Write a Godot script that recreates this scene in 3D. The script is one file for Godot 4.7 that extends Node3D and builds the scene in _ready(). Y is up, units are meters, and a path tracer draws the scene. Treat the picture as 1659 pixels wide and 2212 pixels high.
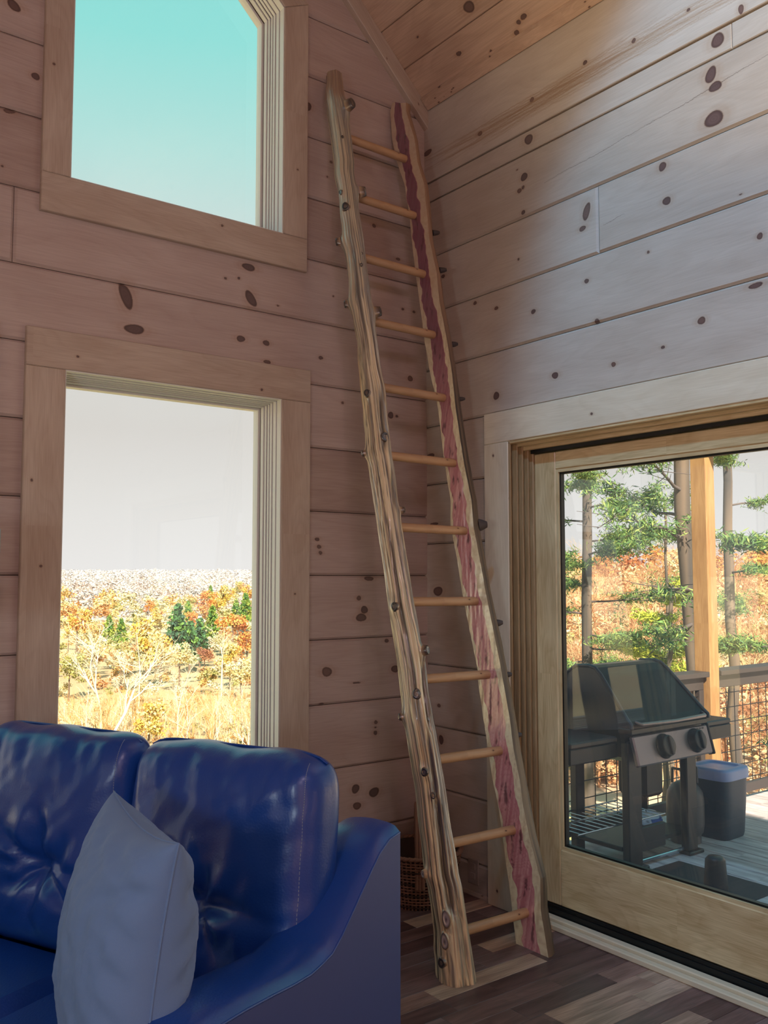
extends Node3D
# A pine-boarded corner of a hilltop cabin: a split-log cedar ladder leans between the gable windows and a sliding deck door.

var taken := {}
var rng := RandomNumberGenerator.new()
var M := {}
const SLOPE := 0.97          # roof pitch (rise per metre)
const EAVE := 3.97           # height of the ceiling at the right wall
const RIDGE := -2.78         # x of the ridge
const LEFT := -5.56          # x of the left wall
const LONG := 7.0            # z of the wall behind the camera
const DECK := -0.08

func _ready() -> void:
	rng.seed = 7
	# ---- camera
	var cam := Camera3D.new()
	cam.name = "camera"
	cam.fov = 58.48
	cam.near = 0.05
	cam.far = 4000.0
	add_child(cam)
	cam.position = Vector3(-3.025, 1.5, 3.617)
	cam.rotation_order = EULER_ORDER_YXZ
	cam.rotation = Vector3(deg_to_rad(4.102), deg_to_rad(-37.207), deg_to_rad(-0.03))
	cam.current = true
	# ---- sky, sun, exposure
	var env := Environment.new()
	env.background_mode = Environment.BG_SKY
	var sky := Sky.new()
	var pano := PanoramaSkyMaterial.new()
	pano.panorama = ImageTexture.create_from_image(sky_image())
	sky.sky_material = pano
	env.sky = sky
	env.ambient_light_source = Environment.AMBIENT_SOURCE_SKY
	env.tonemap_mode = Environment.TONE_MAPPER_LINEAR
	env.tonemap_exposure = 1.0
	env.sdfgi_enabled = true
	env.ssao_enabled = true
	env.ssil_enabled = true
	var we := WorldEnvironment.new()
	we.name = "world_environment"
	we.environment = env
	add_child(we)
	var sun := DirectionalLight3D.new()
	sun.name = "sun"
	sun.light_color = Color(1.0, 0.95, 0.86)
	sun.light_energy = 4.2
	sun.light_angular_distance = 0.6
	sun.shadow_enabled = true
	sun.sky_mode = DirectionalLight3D.SKY_MODE_LIGHT_ONLY
	add_child(sun)
	sun.look_at_from_position(Vector3(-3.5, 6.0, 7.2), Vector3.ZERO)
	materials()
	# ---- the setting
	lights()
	back_wall()
	right_wall()
	ceiling_and_far_walls()
	floor_boards()
	window_lower(1, -1.872, -0.884)
	window_upper(2, -1.872, -0.884)
	window_lower(3, -3.272, -2.284)
	sliding_door()
	deck_and_roof()
	land()
	# ---- the things in the room
	ladder()
	sofa()
	basket()
	outlet()
	floor_lamp()
	# ---- the things on the deck and beyond
	railing()
	grill()
	deck_things()
	valley_trees()
	hillside_trees()

# ------------------------------------------------------------------ naming
func numbered(called: String) -> String:
	var n: int = taken.get(called, 0)
	taken[called] = n + 1
	return called if n == 0 else "%s_%03d" % [called, n]

func tag(o: Node, label := "", category := "", group := "", kind := "") -> void:
	if label: o.set_meta("label", label)
	if category: o.set_meta("category", category)
	if group: o.set_meta("group", group)
	if kind: o.set_meta("kind", kind)

func thing(called: String, label: String, category: String, at := Vector3.ZERO, turn := 0.0, group := "") -> Node3D:
	var o := Node3D.new()
	o.name = numbered(called)
	add_child(o)
	o.position = at
	o.rotation.y = turn
	tag(o, label, category, group)
	return o

func structure(called: String, label: String) -> Node3D:
	var o := Node3D.new()
	o.name = called
	add_child(o)
	tag(o, label, "", "", "structure")
	return o

func part(called: String, mesh: Mesh, mat: Material, parent: Node3D, label := "") -> MeshInstance3D:
	var o := MeshInstance3D.new()
	o.name = called
	o.mesh = mesh
	o.material_override = mat
	parent.add_child(o, true)
	if label: o.set_meta("label", label)
	return o

# ------------------------------------------------------------------ mesh building
class MB:
	var v := PackedVector3Array()
	var n := PackedVector3Array()
	var uv := PackedVector2Array()
	var c := PackedColorArray()
	var ix := PackedInt32Array()
	var tint := Color(1, 1, 1)

	func tri(a: Vector3, b: Vector3, d: Vector3, nrm: Vector3, ua := Vector2.ZERO, ub := Vector2.ZERO, ud := Vector2.ZERO) -> void:
		var s := v.size()
		v.append(a); v.append(b); v.append(d)
		for k in 3:
			n.append(nrm)
			c.append(tint)
		uv.append(ua); uv.append(ub); uv.append(ud)
		if (b - a).cross(d - a).dot(nrm) > 0.0:
			ix.append(s); ix.append(s + 2); ix.append(s + 1)
		else:
			ix.append(s); ix.append(s + 1); ix.append(s + 2)

	func quad(a: Vector3, b: Vector3, d: Vector3, e: Vector3, nrm: Vector3, ua := Vector2.ZERO, ub := Vector2.ZERO, ud := Vector2.ZERO, ue := Vector2.ZERO) -> void:
		var s := v.size()
		v.append(a); v.append(b); v.append(d); v.append(e)
		for k in 4:
			n.append(nrm)
			c.append(tint)
		uv.append(ua); uv.append(ub); uv.append(ud); uv.append(ue)
		if (b - a).cross(d - a).dot(nrm) > 0.0:
			for k in [0, 2, 1, 0, 3, 2]: ix.append(s + k)
		else:
			for k in [0, 1, 2, 0, 2, 3]: ix.append(s + k)

	# a smooth sheet of rows x columns; closed round when wrap is set; its normals point away from the middle, or along «hint»
	func sheet(rows: Array, wrap := false, cols: Array = [], uvs: Array = [], hint := Vector3.ZERO) -> void:
		var s := v.size()
		var nr := rows.size()
		var nc: int = rows[0].size()
		var mid := Vector3.ZERO
		for r in nr:
			for k in nc:
				v.append(rows[r][k])
				mid += rows[r][k]
				n.append(Vector3.ZERO)
				c.append(cols[r][k] if cols.size() else tint)
				uv.append(uvs[r][k] if uvs.size() else Vector2(float(k) / nc, float(r) / nr))
		mid /= nr * nc
		var faces := PackedInt32Array()
		for r in nr - 1:
			for k in (nc if wrap else nc - 1):
				var a := s + r * nc + k
				var b := s + r * nc + (k + 1) % nc
				var d := b + nc
				var e := a + nc
				faces.append_array([a, b, d, a, d, e])
		var q := 0
		while q < faces.size():
			var f := (v[faces[q + 1]] - v[faces[q]]).cross(v[faces[q + 2]] - v[faces[q]])
			n[faces[q]] += f
			n[faces[q + 1]] += f
			n[faces[q + 2]] += f
			q += 3
		var sign := 0.0
		for k in range(s, v.size()):
			sign += n[k].dot(hint if hint != Vector3.ZERO else v[k] - mid)
		for k in range(s, v.size()):
			n[k] = (n[k] if sign > 0.0 else -n[k]).normalized()
		if sign > 0.0:
			q = 0
			while q < faces.size():
				var t := faces[q + 1]
				faces[q + 1] = faces[q + 2]
				faces[q + 2] = t
				q += 3
		ix.append_array(faces)

	func mesh() -> ArrayMesh:
		var a := []
		a.resize(Mesh.ARRAY_MAX)
		a[Mesh.ARRAY_VERTEX] = v
		a[Mesh.ARRAY_NORMAL] = n
		a[Mesh.ARRAY_TEX_UV] = uv
		a[Mesh.ARRAY_COLOR] = c
		a[Mesh.ARRAY_INDEX] = ix
		var m := ArrayMesh.new()
		m.add_surface_from_arrays(Mesh.PRIMITIVE_TRIANGLES, a)
		return m

# a box with chamfered edges between two corners, its texture running along its longest side (1 unit = 1 m)
func cbox(b: MB, lo: Vector3, hi: Vector3, bev := 0.003, xf := Transform3D(), uvo := Vector2.ZERO) -> void:
	var size := hi - lo
	var e: float = minf(bev, minf(size.x, minf(size.y, size.z)) * 0.45)
	var mid := (lo + hi) / 2.0
	var h := size / 2.0
	for ax in 3:
		var u := (ax + 1) % 3
		var w := (ax + 2) % 3
		if size[u] < size[w]:
			var t := u
			u = w
			w = t
		for s in [-1.0, 1.0]:
			var p: Array[Vector3] = []
			var q: Array[Vector2] = []
			for k in [[-1, -1], [1, -1], [1, 1], [-1, 1]]:
				var a := Vector3.ZERO
				a[ax] = h[ax] * s
				a[u] = (h[u] - e) * k[0]
				a[w] = (h[w] - e) * k[1]
				p.append(xf * (mid + a))
				q.append(uvo + Vector2(a[u], a[w] + mid[ax] * 0.37))
			var nn := Vector3.ZERO
			nn[ax] = s
			b.quad(p[0], p[1], p[2], p[3], xf.basis * nn, q[0], q[1], q[2], q[3])
	if e <= 0.0: return
	for ax in 3:
		var u := (ax + 1) % 3
		var w := (ax + 2) % 3
		for su in [-1.0, 1.0]:
			for sw in [-1.0, 1.0]:
				var p: Array[Vector3] = []
				for k in [[-1, 0], [1, 0], [1, 1], [-1, 1]]:
					var a := Vector3.ZERO
					a[ax] = (h[ax] - e) * k[0]
					a[u] = (h[u] - (e if k[1] else 0.0)) * su
					a[w] = (h[w] - (0.0 if k[1] else e)) * sw
					p.append(xf * (mid + a))
				var nn := Vector3.ZERO
				nn[u] = su
				nn[w] = sw
				b.quad(p[0], p[1], p[2], p[3], (xf.basis * nn).normalized(), uvo, uvo + Vector2(size[ax], 0), uvo + Vector2(size[ax], e), uvo + Vector2(0, e))
	for sx in [-1.0, 1.0]:
		for sy in [-1.0, 1.0]:
			for sz in [-1.0, 1.0]:
				var sg := Vector3(sx, sy, sz)
				var p: Array[Vector3] = []
				for ax in 3:
					var a := (h - Vector3.ONE * e) * sg
					a[ax] = h[ax] * sg[ax]
					p.append(xf * (mid + a))
				b.tri(p[0], p[1], p[2], (xf.basis * sg).normalized())

func box_mesh(lo: Vector3, hi: Vector3, bev := 0.003, xf := Transform3D()) -> ArrayMesh:
	var b := MB.new()
	cbox(b, lo, hi, bev, xf)
	return b.mesh()

# where two offset edges of a convex outline meet
func inset(p: PackedVector2Array, d: float) -> PackedVector2Array:
	var out := PackedVector2Array()
	var k := p.size()
	var area := 0.0
	for i in k: area += p[i].cross(p[(i + 1) % k])
	var sg := 1.0 if area > 0.0 else -1.0
	for i in k:
		var e0 := (p[i] - p[(i + k - 1) % k]).normalized()
		var e1 := (p[(i + 1) % k] - p[i]).normalized()
		var n0 := Vector2(-e0.y, e0.x) * sg
		var n1 := Vector2(-e1.y, e1.x) * sg
		var m := n0 + n1
		out.append(p[i] + m * (d * 2.0 / m.length_squared()))
	return out

# a board cut to an outline in the plane of U and V: back at height 0, front at height t, front edges bevelled
func slab(b: MB, p: PackedVector2Array, o: Vector3, U: Vector3, V: Vector3, N: Vector3, t: float, bev: float, uvf: Callable) -> void:
	var f := inset(p, bev) if bev > 0.0 else p
	var k := p.size()
	var P := func(q: Vector2, h: float) -> Vector3: return o + U * q.x + V * q.y + N * h
	for i in range(1, k - 1):
		b.tri(P.call(f[0], t), P.call(f[i], t), P.call(f[i + 1], t), N, uvf.call(f[0]), uvf.call(f[i]), uvf.call(f[i + 1]))
	var mid := Vector2.ZERO
	for q in p: mid += q / k
	for i in k:
		var j := (i + 1) % k
		var e := (p[j] - p[i]).normalized()
		var out := Vector2(e.y, -e.x)
		if out.dot((p[i] + p[j]) / 2.0 - mid) < 0.0: out = -out
		var side := U * out.x + V * out.y
		if bev > 0.0:
			b.quad(P.call(p[i], t - bev), P.call(p[j], t - bev), P.call(f[j], t), P.call(f[i], t), (side + N).normalized(), uvf.call(p[i]), uvf.call(p[j]), uvf.call(f[j]), uvf.call(f[i]))
		b.quad(P.call(p[i], 0.0), P.call(p[j], 0.0), P.call(p[j], t - bev), P.call(p[i], t - bev), side, uvf.call(p[i]), uvf.call(p[j]), uvf.call(p[j] + out * 0.01), uvf.call(p[i] + out * 0.01))

func rect(x0: float, y0: float, x1: float, y1: float) -> PackedVector2Array:
	return PackedVector2Array([Vector2(x0, y0), Vector2(x1, y0), Vector2(x1, y1), Vector2(x0, y1)])

# a frame following an outline: between the insets i0 and i1, from depth z0 (near the room) to z1
func ring(b: MB, p: PackedVector2Array, i0: float, i1: float, o: Vector3, U: Vector3, V: Vector3, N: Vector3, z0: float, z1: float) -> void:
	var a := inset(p, i0)
	var c := inset(p, i1)
	var k := p.size()
	var mid := Vector2.ZERO
	for q in p: mid += q / k
	var P := func(q: Vector2, h: float) -> Vector3: return o + U * q.x + V * q.y + N * h
	for i in k:
		var j := (i + 1) % k
		var e := (p[j] - p[i])
		var L := e.length()
		e /= L
		var out := Vector2(e.y, -e.x)
		if out.dot((p[i] + p[j]) / 2.0 - mid) < 0.0: out = -out
		var side := U * out.x + V * out.y
		var w := absf(i1 - i0)
		b.quad(P.call(a[i], z0), P.call(a[j], z0), P.call(c[j], z0), P.call(c[i], z0), N, Vector2(0, i * 0.2), Vector2(L, i * 0.2), Vector2(L, i * 0.2 + w), Vector2(0, i * 0.2 + w))
		b.quad(P.call(a[i], z1), P.call(a[j], z1), P.call(c[j], z1), P.call(c[i], z1), -N)
		b.quad(P.call(c[i], z0), P.call(c[j], z0), P.call(c[j], z1), P.call(c[i], z1), -side, Vector2(0, i * 0.2), Vector2(L, i * 0.2), Vector2(L, i * 0.2 + 0.04), Vector2(0, i * 0.2 + 0.04))
		b.quad(P.call(a[i], z0), P.call(a[j], z0), P.call(a[j], z1), P.call(a[i], z1), side)

# a round bar through points, with a radius at each
func tube(b: MB, pts: Array, radii: Array, seg := 10, cap := true) -> void:
	var rows := []
	var up := Vector3.UP
	var last := Vector3.ZERO
	for i in pts.size():
		var d: Vector3 = (pts[mini(i + 1, pts.size() - 1)] - pts[maxi(i - 1, 0)]).normalized()
		var side := d.cross(up)
		if last == Vector3.ZERO:
			if side.length() < 0.05: side = d.cross(Vector3.RIGHT)
		else:
			side = last - d * last.dot(d)
		side = side.normalized()
		last = side
		var oth := d.cross(side).normalized()
		var row := PackedVector3Array()
		for k in seg:
			var a := TAU * k / seg
			row.append(pts[i] + (side * cos(a) + oth * sin(a)) * radii[i])
		rows.append(row)
	if cap:
		for e in [0, -1]:
			var ctr: Vector3 = pts[e]
			var row: PackedVector3Array = rows[e]
			var nb: Vector3 = pts[1] if e == 0 else pts[-2]
			var nn := (ctr - nb).normalized()
			for k in seg:
				b.tri(ctr, row[k], row[(k + 1) % seg], nn)
	b.sheet(rows, true)

# a turned shape: radius and height pairs round the y axis
func lathe(b: MB, prof: Array, at := Vector3.ZERO, seg := 24, squash := Vector3.ONE) -> void:
	var rows := []
	for p in prof:
		var row := PackedVector3Array()
		for k in seg:
			var a := TAU * k / seg
			row.append(at + Vector3(cos(a) * p[0], p[1], sin(a) * p[0]) * squash)
		rows.append(row)
	b.sheet(rows, true)

# ------------------------------------------------------------------ sky, materials, textures
func sky_image() -> Image:
	var im := Image.create(64, 512, false, Image.FORMAT_RGBF)
	var stops := [[-90.0, 0.30, 0.26, 0.20], [-2.0, 0.45, 0.42, 0.36], [0.0, 0.88, 0.87, 0.85], [4.0, 0.82, 0.81, 0.78], [9.0, 0.72, 0.70, 0.66], [16.0, 0.72, 0.74, 0.70], [20.0, 0.64, 0.76, 0.74], [25.0, 0.48, 0.79, 0.75], [31.0, 0.30, 0.79, 0.74], [40.0, 0.24, 0.74, 0.71], [60.0, 0.18, 0.46, 0.66], [90.0, 0.16, 0.34, 0.66]]
	for y in 512:
		var el := 90.0 - 180.0 * (y + 0.5) / 512.0
		var col := Color(0, 0, 0)
		for i in stops.size() - 1:
			var a: Array = stops[i]
			var b: Array = stops[i + 1]
			if el >= a[0] and el <= b[0]:
				var t: float = (el - a[0]) / (b[0] - a[0])
				col = Color(lerpf(a[1], b[1], t), lerpf(a[2], b[2], t), lerpf(a[3], b[3], t))
		for x in 64: im.set_pixel(x, y, col)
	return im

func plain(name_: String, col: Color, rough := 0.6, metal := 0.0) -> StandardMaterial3D:
	var m := StandardMaterial3D.new()
	m.resource_name = name_
	m.albedo_color = col
	m.roughness = rough
	m.metallic = metal
	return m

func textured(name_: String, im: Image, rough := 0.5, scale := Vector3.ONE, tint := Color.WHITE) -> StandardMaterial3D:
	var m := plain(name_, tint, rough)
	m.albedo_texture = ImageTexture.create_from_image(im)
	m.uv1_scale = scale
	return m

func stretched(w: int, h: int, sw: int, sh: int, freq: float, seed_: int, oct := 3) -> PackedByteArray:
	var fn := FastNoiseLite.new()
	fn.noise_type = FastNoiseLite.TYPE_SIMPLEX_SMOOTH
	fn.frequency = freq
	fn.fractal_octaves = oct
	fn.seed = seed_
	var im := fn.get_image(sw, sh, false, false, true)
	im.resize(w, h, Image.INTERPOLATE_CUBIC)
	im.convert(Image.FORMAT_L8)
	return im.get_data()

# Sawn pine, grain running across the picture. boards: [x0, y0, x1, y1 in pixels, tone -1..1]. knots: [x, y, rx, ry in pixels, angle].
func wood(w: int, h: int, boards: Array, knots: Array, pale: Color, deep: Color, seed_: int, rings := 10.0, contrast := 1.0) -> Image:
	var fine := stretched(w, h, maxi(8, w / 24), h, 0.35, seed_, 2)
	var warp := stretched(w, h, maxi(8, w / 20), maxi(8, h / 5), 0.045, seed_ + 1, 2)
	var broad := stretched(w, h, maxi(8, w / 30), maxi(8, h / 8), 0.12, seed_ + 2, 2)
	var data := PackedByteArray()
	data.resize(w * h * 3)
	var lr := RandomNumberGenerator.new()
	lr.seed = seed_
	var wave := PackedInt32Array()
	for i in 256:
		var t := i / 256.0
		wave.append(int(255.0 * pow(t, 2.2) if t < 0.82 else 255.0 * (0.65 * (1.0 - t) / 0.18)))
	for bd in boards:
		var x0: int = clampi(bd[0], 0, w)
		var y0: int = clampi(bd[1], 0, h)
		var x1: int = clampi(bd[2], 0, w)
		var y1: int = clampi(bd[3], 0, h)
		if x1 <= x0 or y1 <= y0: continue
		var tone: float = bd[4]
		var red := PackedByteArray()
		var gre := PackedByteArray()
		var blu := PackedByteArray()
		for i in 256:
			var t: float = clampf(0.42 + tone * 0.22 + (i / 255.0 - 0.45) * contrast, 0.0, 1.0)
			var c := pale.lerp(deep, t)
			red.append(int(c.r * 255)); gre.append(int(c.g * 255)); blu.append(int(c.b * 255))
		var sy := lr.randi_range(0, maxi(0, h - (y1 - y0) - 1))
		var sx := lr.randi_range(0, maxi(0, w - (x1 - x0) - 1))
		var kx := lr.randf_range(0.0, 0.15)
		for y in range(y0, y1):
			var src := (y - y0 + sy) * w + sx
			var dst := (y * w + x0) * 3
			var ky := int(y * rings)
			for x in x1 - x0:
				var ring: int = wave[(ky + warp[src] * 5 + int(x * kx)) & 255]
				var i: int = (fine[src] * 4 + ring * 2 + broad[src] * 4) / 10
				data[dst] = red[i]
				data[dst + 1] = gre[i]
				data[dst + 2] = blu[i]
				src += 1
				dst += 3
	var im := Image.create_from_data(w, h, false, Image.FORMAT_RGB8, data)
	for k in knots: knot(im, k[0], k[1], k[2], k[3], k[4] if k.size() > 4 else 0.0, lr)
	return im

func knot(im: Image, cx: float, cy: float, rx: float, ry: float, ang: float, lr: RandomNumberGenerator) -> void:
	var R := maxf(rx, ry) * 2.6 + 2.0
	var ca := cos(deg_to_rad(ang))
	var sa := sin(deg_to_rad(ang))
	var core := Color(0.44, 0.33, 0.30).lerp(Color(0.37, 0.285, 0.275), lr.randf())
	var edge := Color(0.26, 0.18, 0.165)
	var halo := Color(0.58, 0.40, 0.27)
	var ph := lr.randf() * TAU
	for y in range(maxi(0, int(cy - R)), mini(im.get_height(), int(cy + R) + 1)):
		for x in range(maxi(0, int(cx - R * 1.5)), mini(im.get_width(), int(cx + R * 1.5) + 1)):
			var px := x + 0.5 - cx
			var py := y + 0.5 - cy
			var u := (px * ca + py * sa) / rx
			var w := (-px * sa + py * ca) / ry
			var a := atan2(w, u)
			var d := sqrt(u * u + w * w) * (1.0 + 0.05 * sin(a * 2.0 + ph) + 0.04 * sin(a * 3.0 + ph * 2.0))
			var q := im.get_pixel(x, y)
			if d < 1.0:
				var t := core.lerp(edge, clampf((d - 0.62) / 0.3, 0.0, 1.0) * 0.8 + 0.10 * sin(d * 22.0))
				im.set_pixel(x, y, q.lerp(t, clampf((1.06 - d) / 0.18, 0.0, 1.0) * 0.92))
			var dh := sqrt(pow(px / (rx * 2.4 + 2.0), 2.0) + pow(py / (ry * 1.7 + 1.0), 2.0))
			if d >= 0.9 and dh < 1.0:
				im.set_pixel(x, y, im.get_pixel(x, y).lerp(halo, 0.42 * (1.0 - dh) * (0.8 + 0.2 * sin(d * 9.0))))

func streak(im: Image, x0: float, y0: float, x1: float, y1: float, w: float, col: Color, k: float) -> void:
	var steps := int(absf(x1 - x0) + absf(y1 - y0)) + 1
	var lr := RandomNumberGenerator.new()
	lr.seed = int(x0 * 7 + y0)
	var wob := 0.0
	for i in steps:
		var t := float(i) / steps
		wob = clampf(wob + lr.randf_range(-0.4, 0.4), -2.0, 2.0)
		var x := lerpf(x0, x1, t)
		var y := lerpf(y0, y1, t) + wob
		for dy in range(int(-w), int(w) + 1):
			var X := int(x)
			var Y := int(y) + dy
			if X >= 0 and Y >= 0 and X < im.get_width() and Y < im.get_height():
				im.set_pixel(X, Y, im.get_pixel(X, Y).lerp(col, k * sin(PI * clampf(t * 1.1, 0, 1)) * 0.5 + k * 0.5))

func noise_bump(freq: float, seed_: int, strength: float, sx := 1.0) -> ImageTexture:
	var fn := FastNoiseLite.new()
	fn.noise_type = FastNoiseLite.TYPE_SIMPLEX_SMOOTH
	fn.frequency = freq
	fn.seed = seed_
	fn.fractal_octaves = 4
	var im := fn.get_seamless_image(256, 256)
	im.convert(Image.FORMAT_RGBA8)
	im.bump_map_to_normal_map(strength)
	return ImageTexture.create_from_image(im)

func materials() -> void:
	var pale := Color(0.82, 0.755, 0.69)
	var deep := Color(0.64, 0.54, 0.47)
	# ten loose knots scattered on a generic trim board picture
	var trim_knots := []
	for i in 9: trim_knots.append([rng.randf() * 1024, rng.randf() * 256, rng.randf_range(2, 4), rng.randf_range(2, 4), 0])
	var trim := wood(1024, 256, [[0, 0, 1024, 256, -0.2]], trim_knots, pale, deep, 31, 9.0, 0.9)
	M.trim = textured("pine_trim", trim, 0.42, Vector3(0.5, 2.0, 1))
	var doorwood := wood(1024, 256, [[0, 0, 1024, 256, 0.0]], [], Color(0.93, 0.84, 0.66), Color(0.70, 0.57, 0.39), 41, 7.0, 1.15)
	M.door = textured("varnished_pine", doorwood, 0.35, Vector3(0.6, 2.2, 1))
	M.frame = textured("shaded_door_pine", doorwood, 0.45, Vector3(0.6, 2.2, 1), Color(0.78, 0.73, 0.70))  # door wood tinted darker, shade on the jambs put into its colour
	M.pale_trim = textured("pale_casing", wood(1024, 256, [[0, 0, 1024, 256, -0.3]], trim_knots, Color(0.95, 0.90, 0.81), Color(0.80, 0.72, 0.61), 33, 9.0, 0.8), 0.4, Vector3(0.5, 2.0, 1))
	M.door.clearcoat_enabled = true
	M.door.clearcoat = 0.4
	M.door.clearcoat_roughness = 0.25
	M.jamb = plain("skylit_jamb", Color(0.93, 0.92, 0.90), 0.32)  # bare pine whitened, the sky light on it put into the colour
	var lam := wood(512, 256, [[0, 0, 512, 256, 0.0]], [], Color(0.98, 0.98, 0.98), Color(0.52, 0.49, 0.48), 51, 12.0, 1.3)
	M.floor_tones = []
	for c in [Color(0.47, 0.35, 0.34), Color(0.56, 0.43, 0.41), Color(0.70, 0.55, 0.50), Color(0.82, 0.67, 0.59), Color(0.90, 0.77, 0.67), Color(0.60, 0.49, 0.48)]:
		M.floor_tones.append(textured("laminate", lam, 0.38, Vector3(1.0, 4.0, 1), c))
	M.core = plain("sheathing", Color(0.30, 0.22, 0.18), 0.9)
	M.pine_far = textured("pine_far", wood(1024, 1024, [[0, 0, 1024, 250, 0.1], [0, 256, 1024, 506, -0.3], [0, 512, 1024, 762, 0.3], [0, 768, 1024, 1018, 0.0]], [[200, 100, 12, 10, 0], [700, 380, 14, 12, 0], [420, 640, 10, 12, 0], [880, 900, 14, 10, 0]], pale, deep, 61, 6.0), 0.5, Vector3(0.4, 0.8, 1))
	M.glass = plain("pane_glass", Color(0.95, 1.0, 0.98, 0.03), 0.0)
	M.glass.transparency = BaseMaterial3D.TRANSPARENCY_ALPHA
	M.sill = plain("pale_threshold", Color(0.88, 0.81, 0.69), 0.45)
	M.gasket = plain("black_gasket", Color(0.05, 0.055, 0.065), 0.45)
	M.track = plain("black_track", Color(0.04, 0.045, 0.055), 0.35)
	M.log = plain("cedar_sapwood", Color.WHITE, 0.24)
	M.log.metallic_specular = 0.7
	M.log.vertex_color_use_as_albedo = true
	M.log.clearcoat_enabled = true
	M.log.clearcoat = 1.0
	M.log.clearcoat_roughness = 0.06
	M.log_bark = plain("cedar_bark_side", Color.WHITE, 0.6)
	M.log_bark.vertex_color_use_as_albedo = true
	M.rung = textured("peeled_rung", trim, 0.42, Vector3(0.6, 3.0, 1), Color(1.0, 0.88, 0.74))
	M.leather = plain("blue_leather", Color(0.09, 0.265, 0.58), 0.32)
	M.leather.clearcoat_enabled = true
	M.leather.clearcoat = 0.45
	M.leather.clearcoat_roughness = 0.22
	M.leather.normal_enabled = true
	M.leather.normal_texture = noise_bump(0.06, 5, 2.0)
	M.leather.normal_scale = 0.35
	M.leather.uv1_scale = Vector3(7, 7, 7)
	M.leather.uv1_triplanar = true
	M.leather_side = plain("shaded_leather_side", Color(0.27, 0.33, 0.55), 0.5)  # same leather greyed, shade below the sky-lit top put into colour
	M.thread = plain("thread", Color(0.55, 0.60, 0.68), 0.8)
	M.fabric = plain("pillow_cloth", Color(0.44, 0.55, 0.72), 0.85)
	M.fabric.normal_enabled = true
	M.fabric.normal_texture = noise_bump(0.35, 9, 3.0)
	M.fabric.normal_scale = 0.4
	M.fabric.uv1_scale = Vector3(9, 9, 9)
	M.fabric.uv1_triplanar = true
	M.fabric.rim_enabled = true
	M.fabric.rim = 0.4
	M.wicker = plain("wicker", Color(0.58, 0.42, 0.34), 0.7)
	M.wicker_dark = plain("wicker_dark", Color(0.30, 0.21, 0.17), 0.8)
	M.white_plastic = plain("almond_plastic", Color(0.66, 0.60, 0.56), 0.45)
	M.shade = plain("lamp_shade_cloth", Color(0.60, 0.68, 0.73), 0.9)
	M.shade.backlight_enabled = true
	M.shade.backlight = Color(0.5, 0.5, 0.48)
	M.bronze = plain("dark_bronze", Color(0.12, 0.10, 0.09), 0.4, 0.7)
	M.deck = textured("weathered_deck", lam, 0.55, Vector3(0.8, 3.0, 1), Color(0.92, 0.87, 0.87))
	M.cedar_post = textured("post_wood", doorwood, 0.7, Vector3(0.5, 2.0, 1), Color(0.74, 0.64, 0.54))
	M.rail_dark = plain("dark_rail", Color(0.23, 0.20, 0.19), 0.5)
	M.wire = plain("black_wire", Color(0.05, 0.05, 0.05), 0.5)
	M.enamel = plain("black_enamel", Color(0.045, 0.045, 0.07), 0.3)
	M.enamel_side = plain("grey_cast_side", Color(0.16, 0.17, 0.21), 0.4)
	M.black = plain("black_steel", Color(0.055, 0.052, 0.056), 0.45)
	M.steel = plain("brushed_steel", Color(0.50, 0.46, 0.46), 0.34, 0.7)
	M.chrome = plain("chrome_wire", Color(0.7, 0.72, 0.76), 0.2, 0.9)
	M.tank = plain("grey_tank", Color(0.30, 0.275, 0.275), 0.5)
	M.bin_grey = plain("bin_body", Color(0.16, 0.21, 0.27), 0.5)
	M.bin_lid = plain("bin_lid", Color(0.55, 0.60, 0.78), 0.4)
	M.jug = plain("jug_white", Color(0.72, 0.78, 0.90), 0.4)
	M.blue = plain("blue_print", Color(0.12, 0.28, 0.62), 0.5)
	M.mat = plain("rubber_mat", Color(0.09, 0.095, 0.11), 0.75)
	M.foliage = plain("foliage", Color.WHITE, 0.8)
	M.foliage.vertex_color_use_as_albedo = true
	M.enamel.metallic_specular = 0.24
	M.foliage.backlight_enabled = true
	M.foliage.backlight = Color(0.35, 0.35, 0.25)
	M.bark = plain("bark", Color(0.40, 0.33, 0.27), 0.9)
	M.bark_tint = plain("bark_tinted", Color.WHITE, 0.9)
	M.bark_tint.vertex_color_use_as_albedo = true
	M.pale_bark = plain("pale_bark", Color(0.84, 0.79, 0.68), 0.9)
	M.twig = plain("dry_twigs", Color(0.80, 0.68, 0.50), 0.9)
	M.ground = plain("leaf_litter", Color.WHITE, 0.95)
	M.ground.vertex_color_use_as_albedo = true
	M.roofing = plain("porch_boards", Color(0.62, 0.47, 0.34), 0.7)

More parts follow.
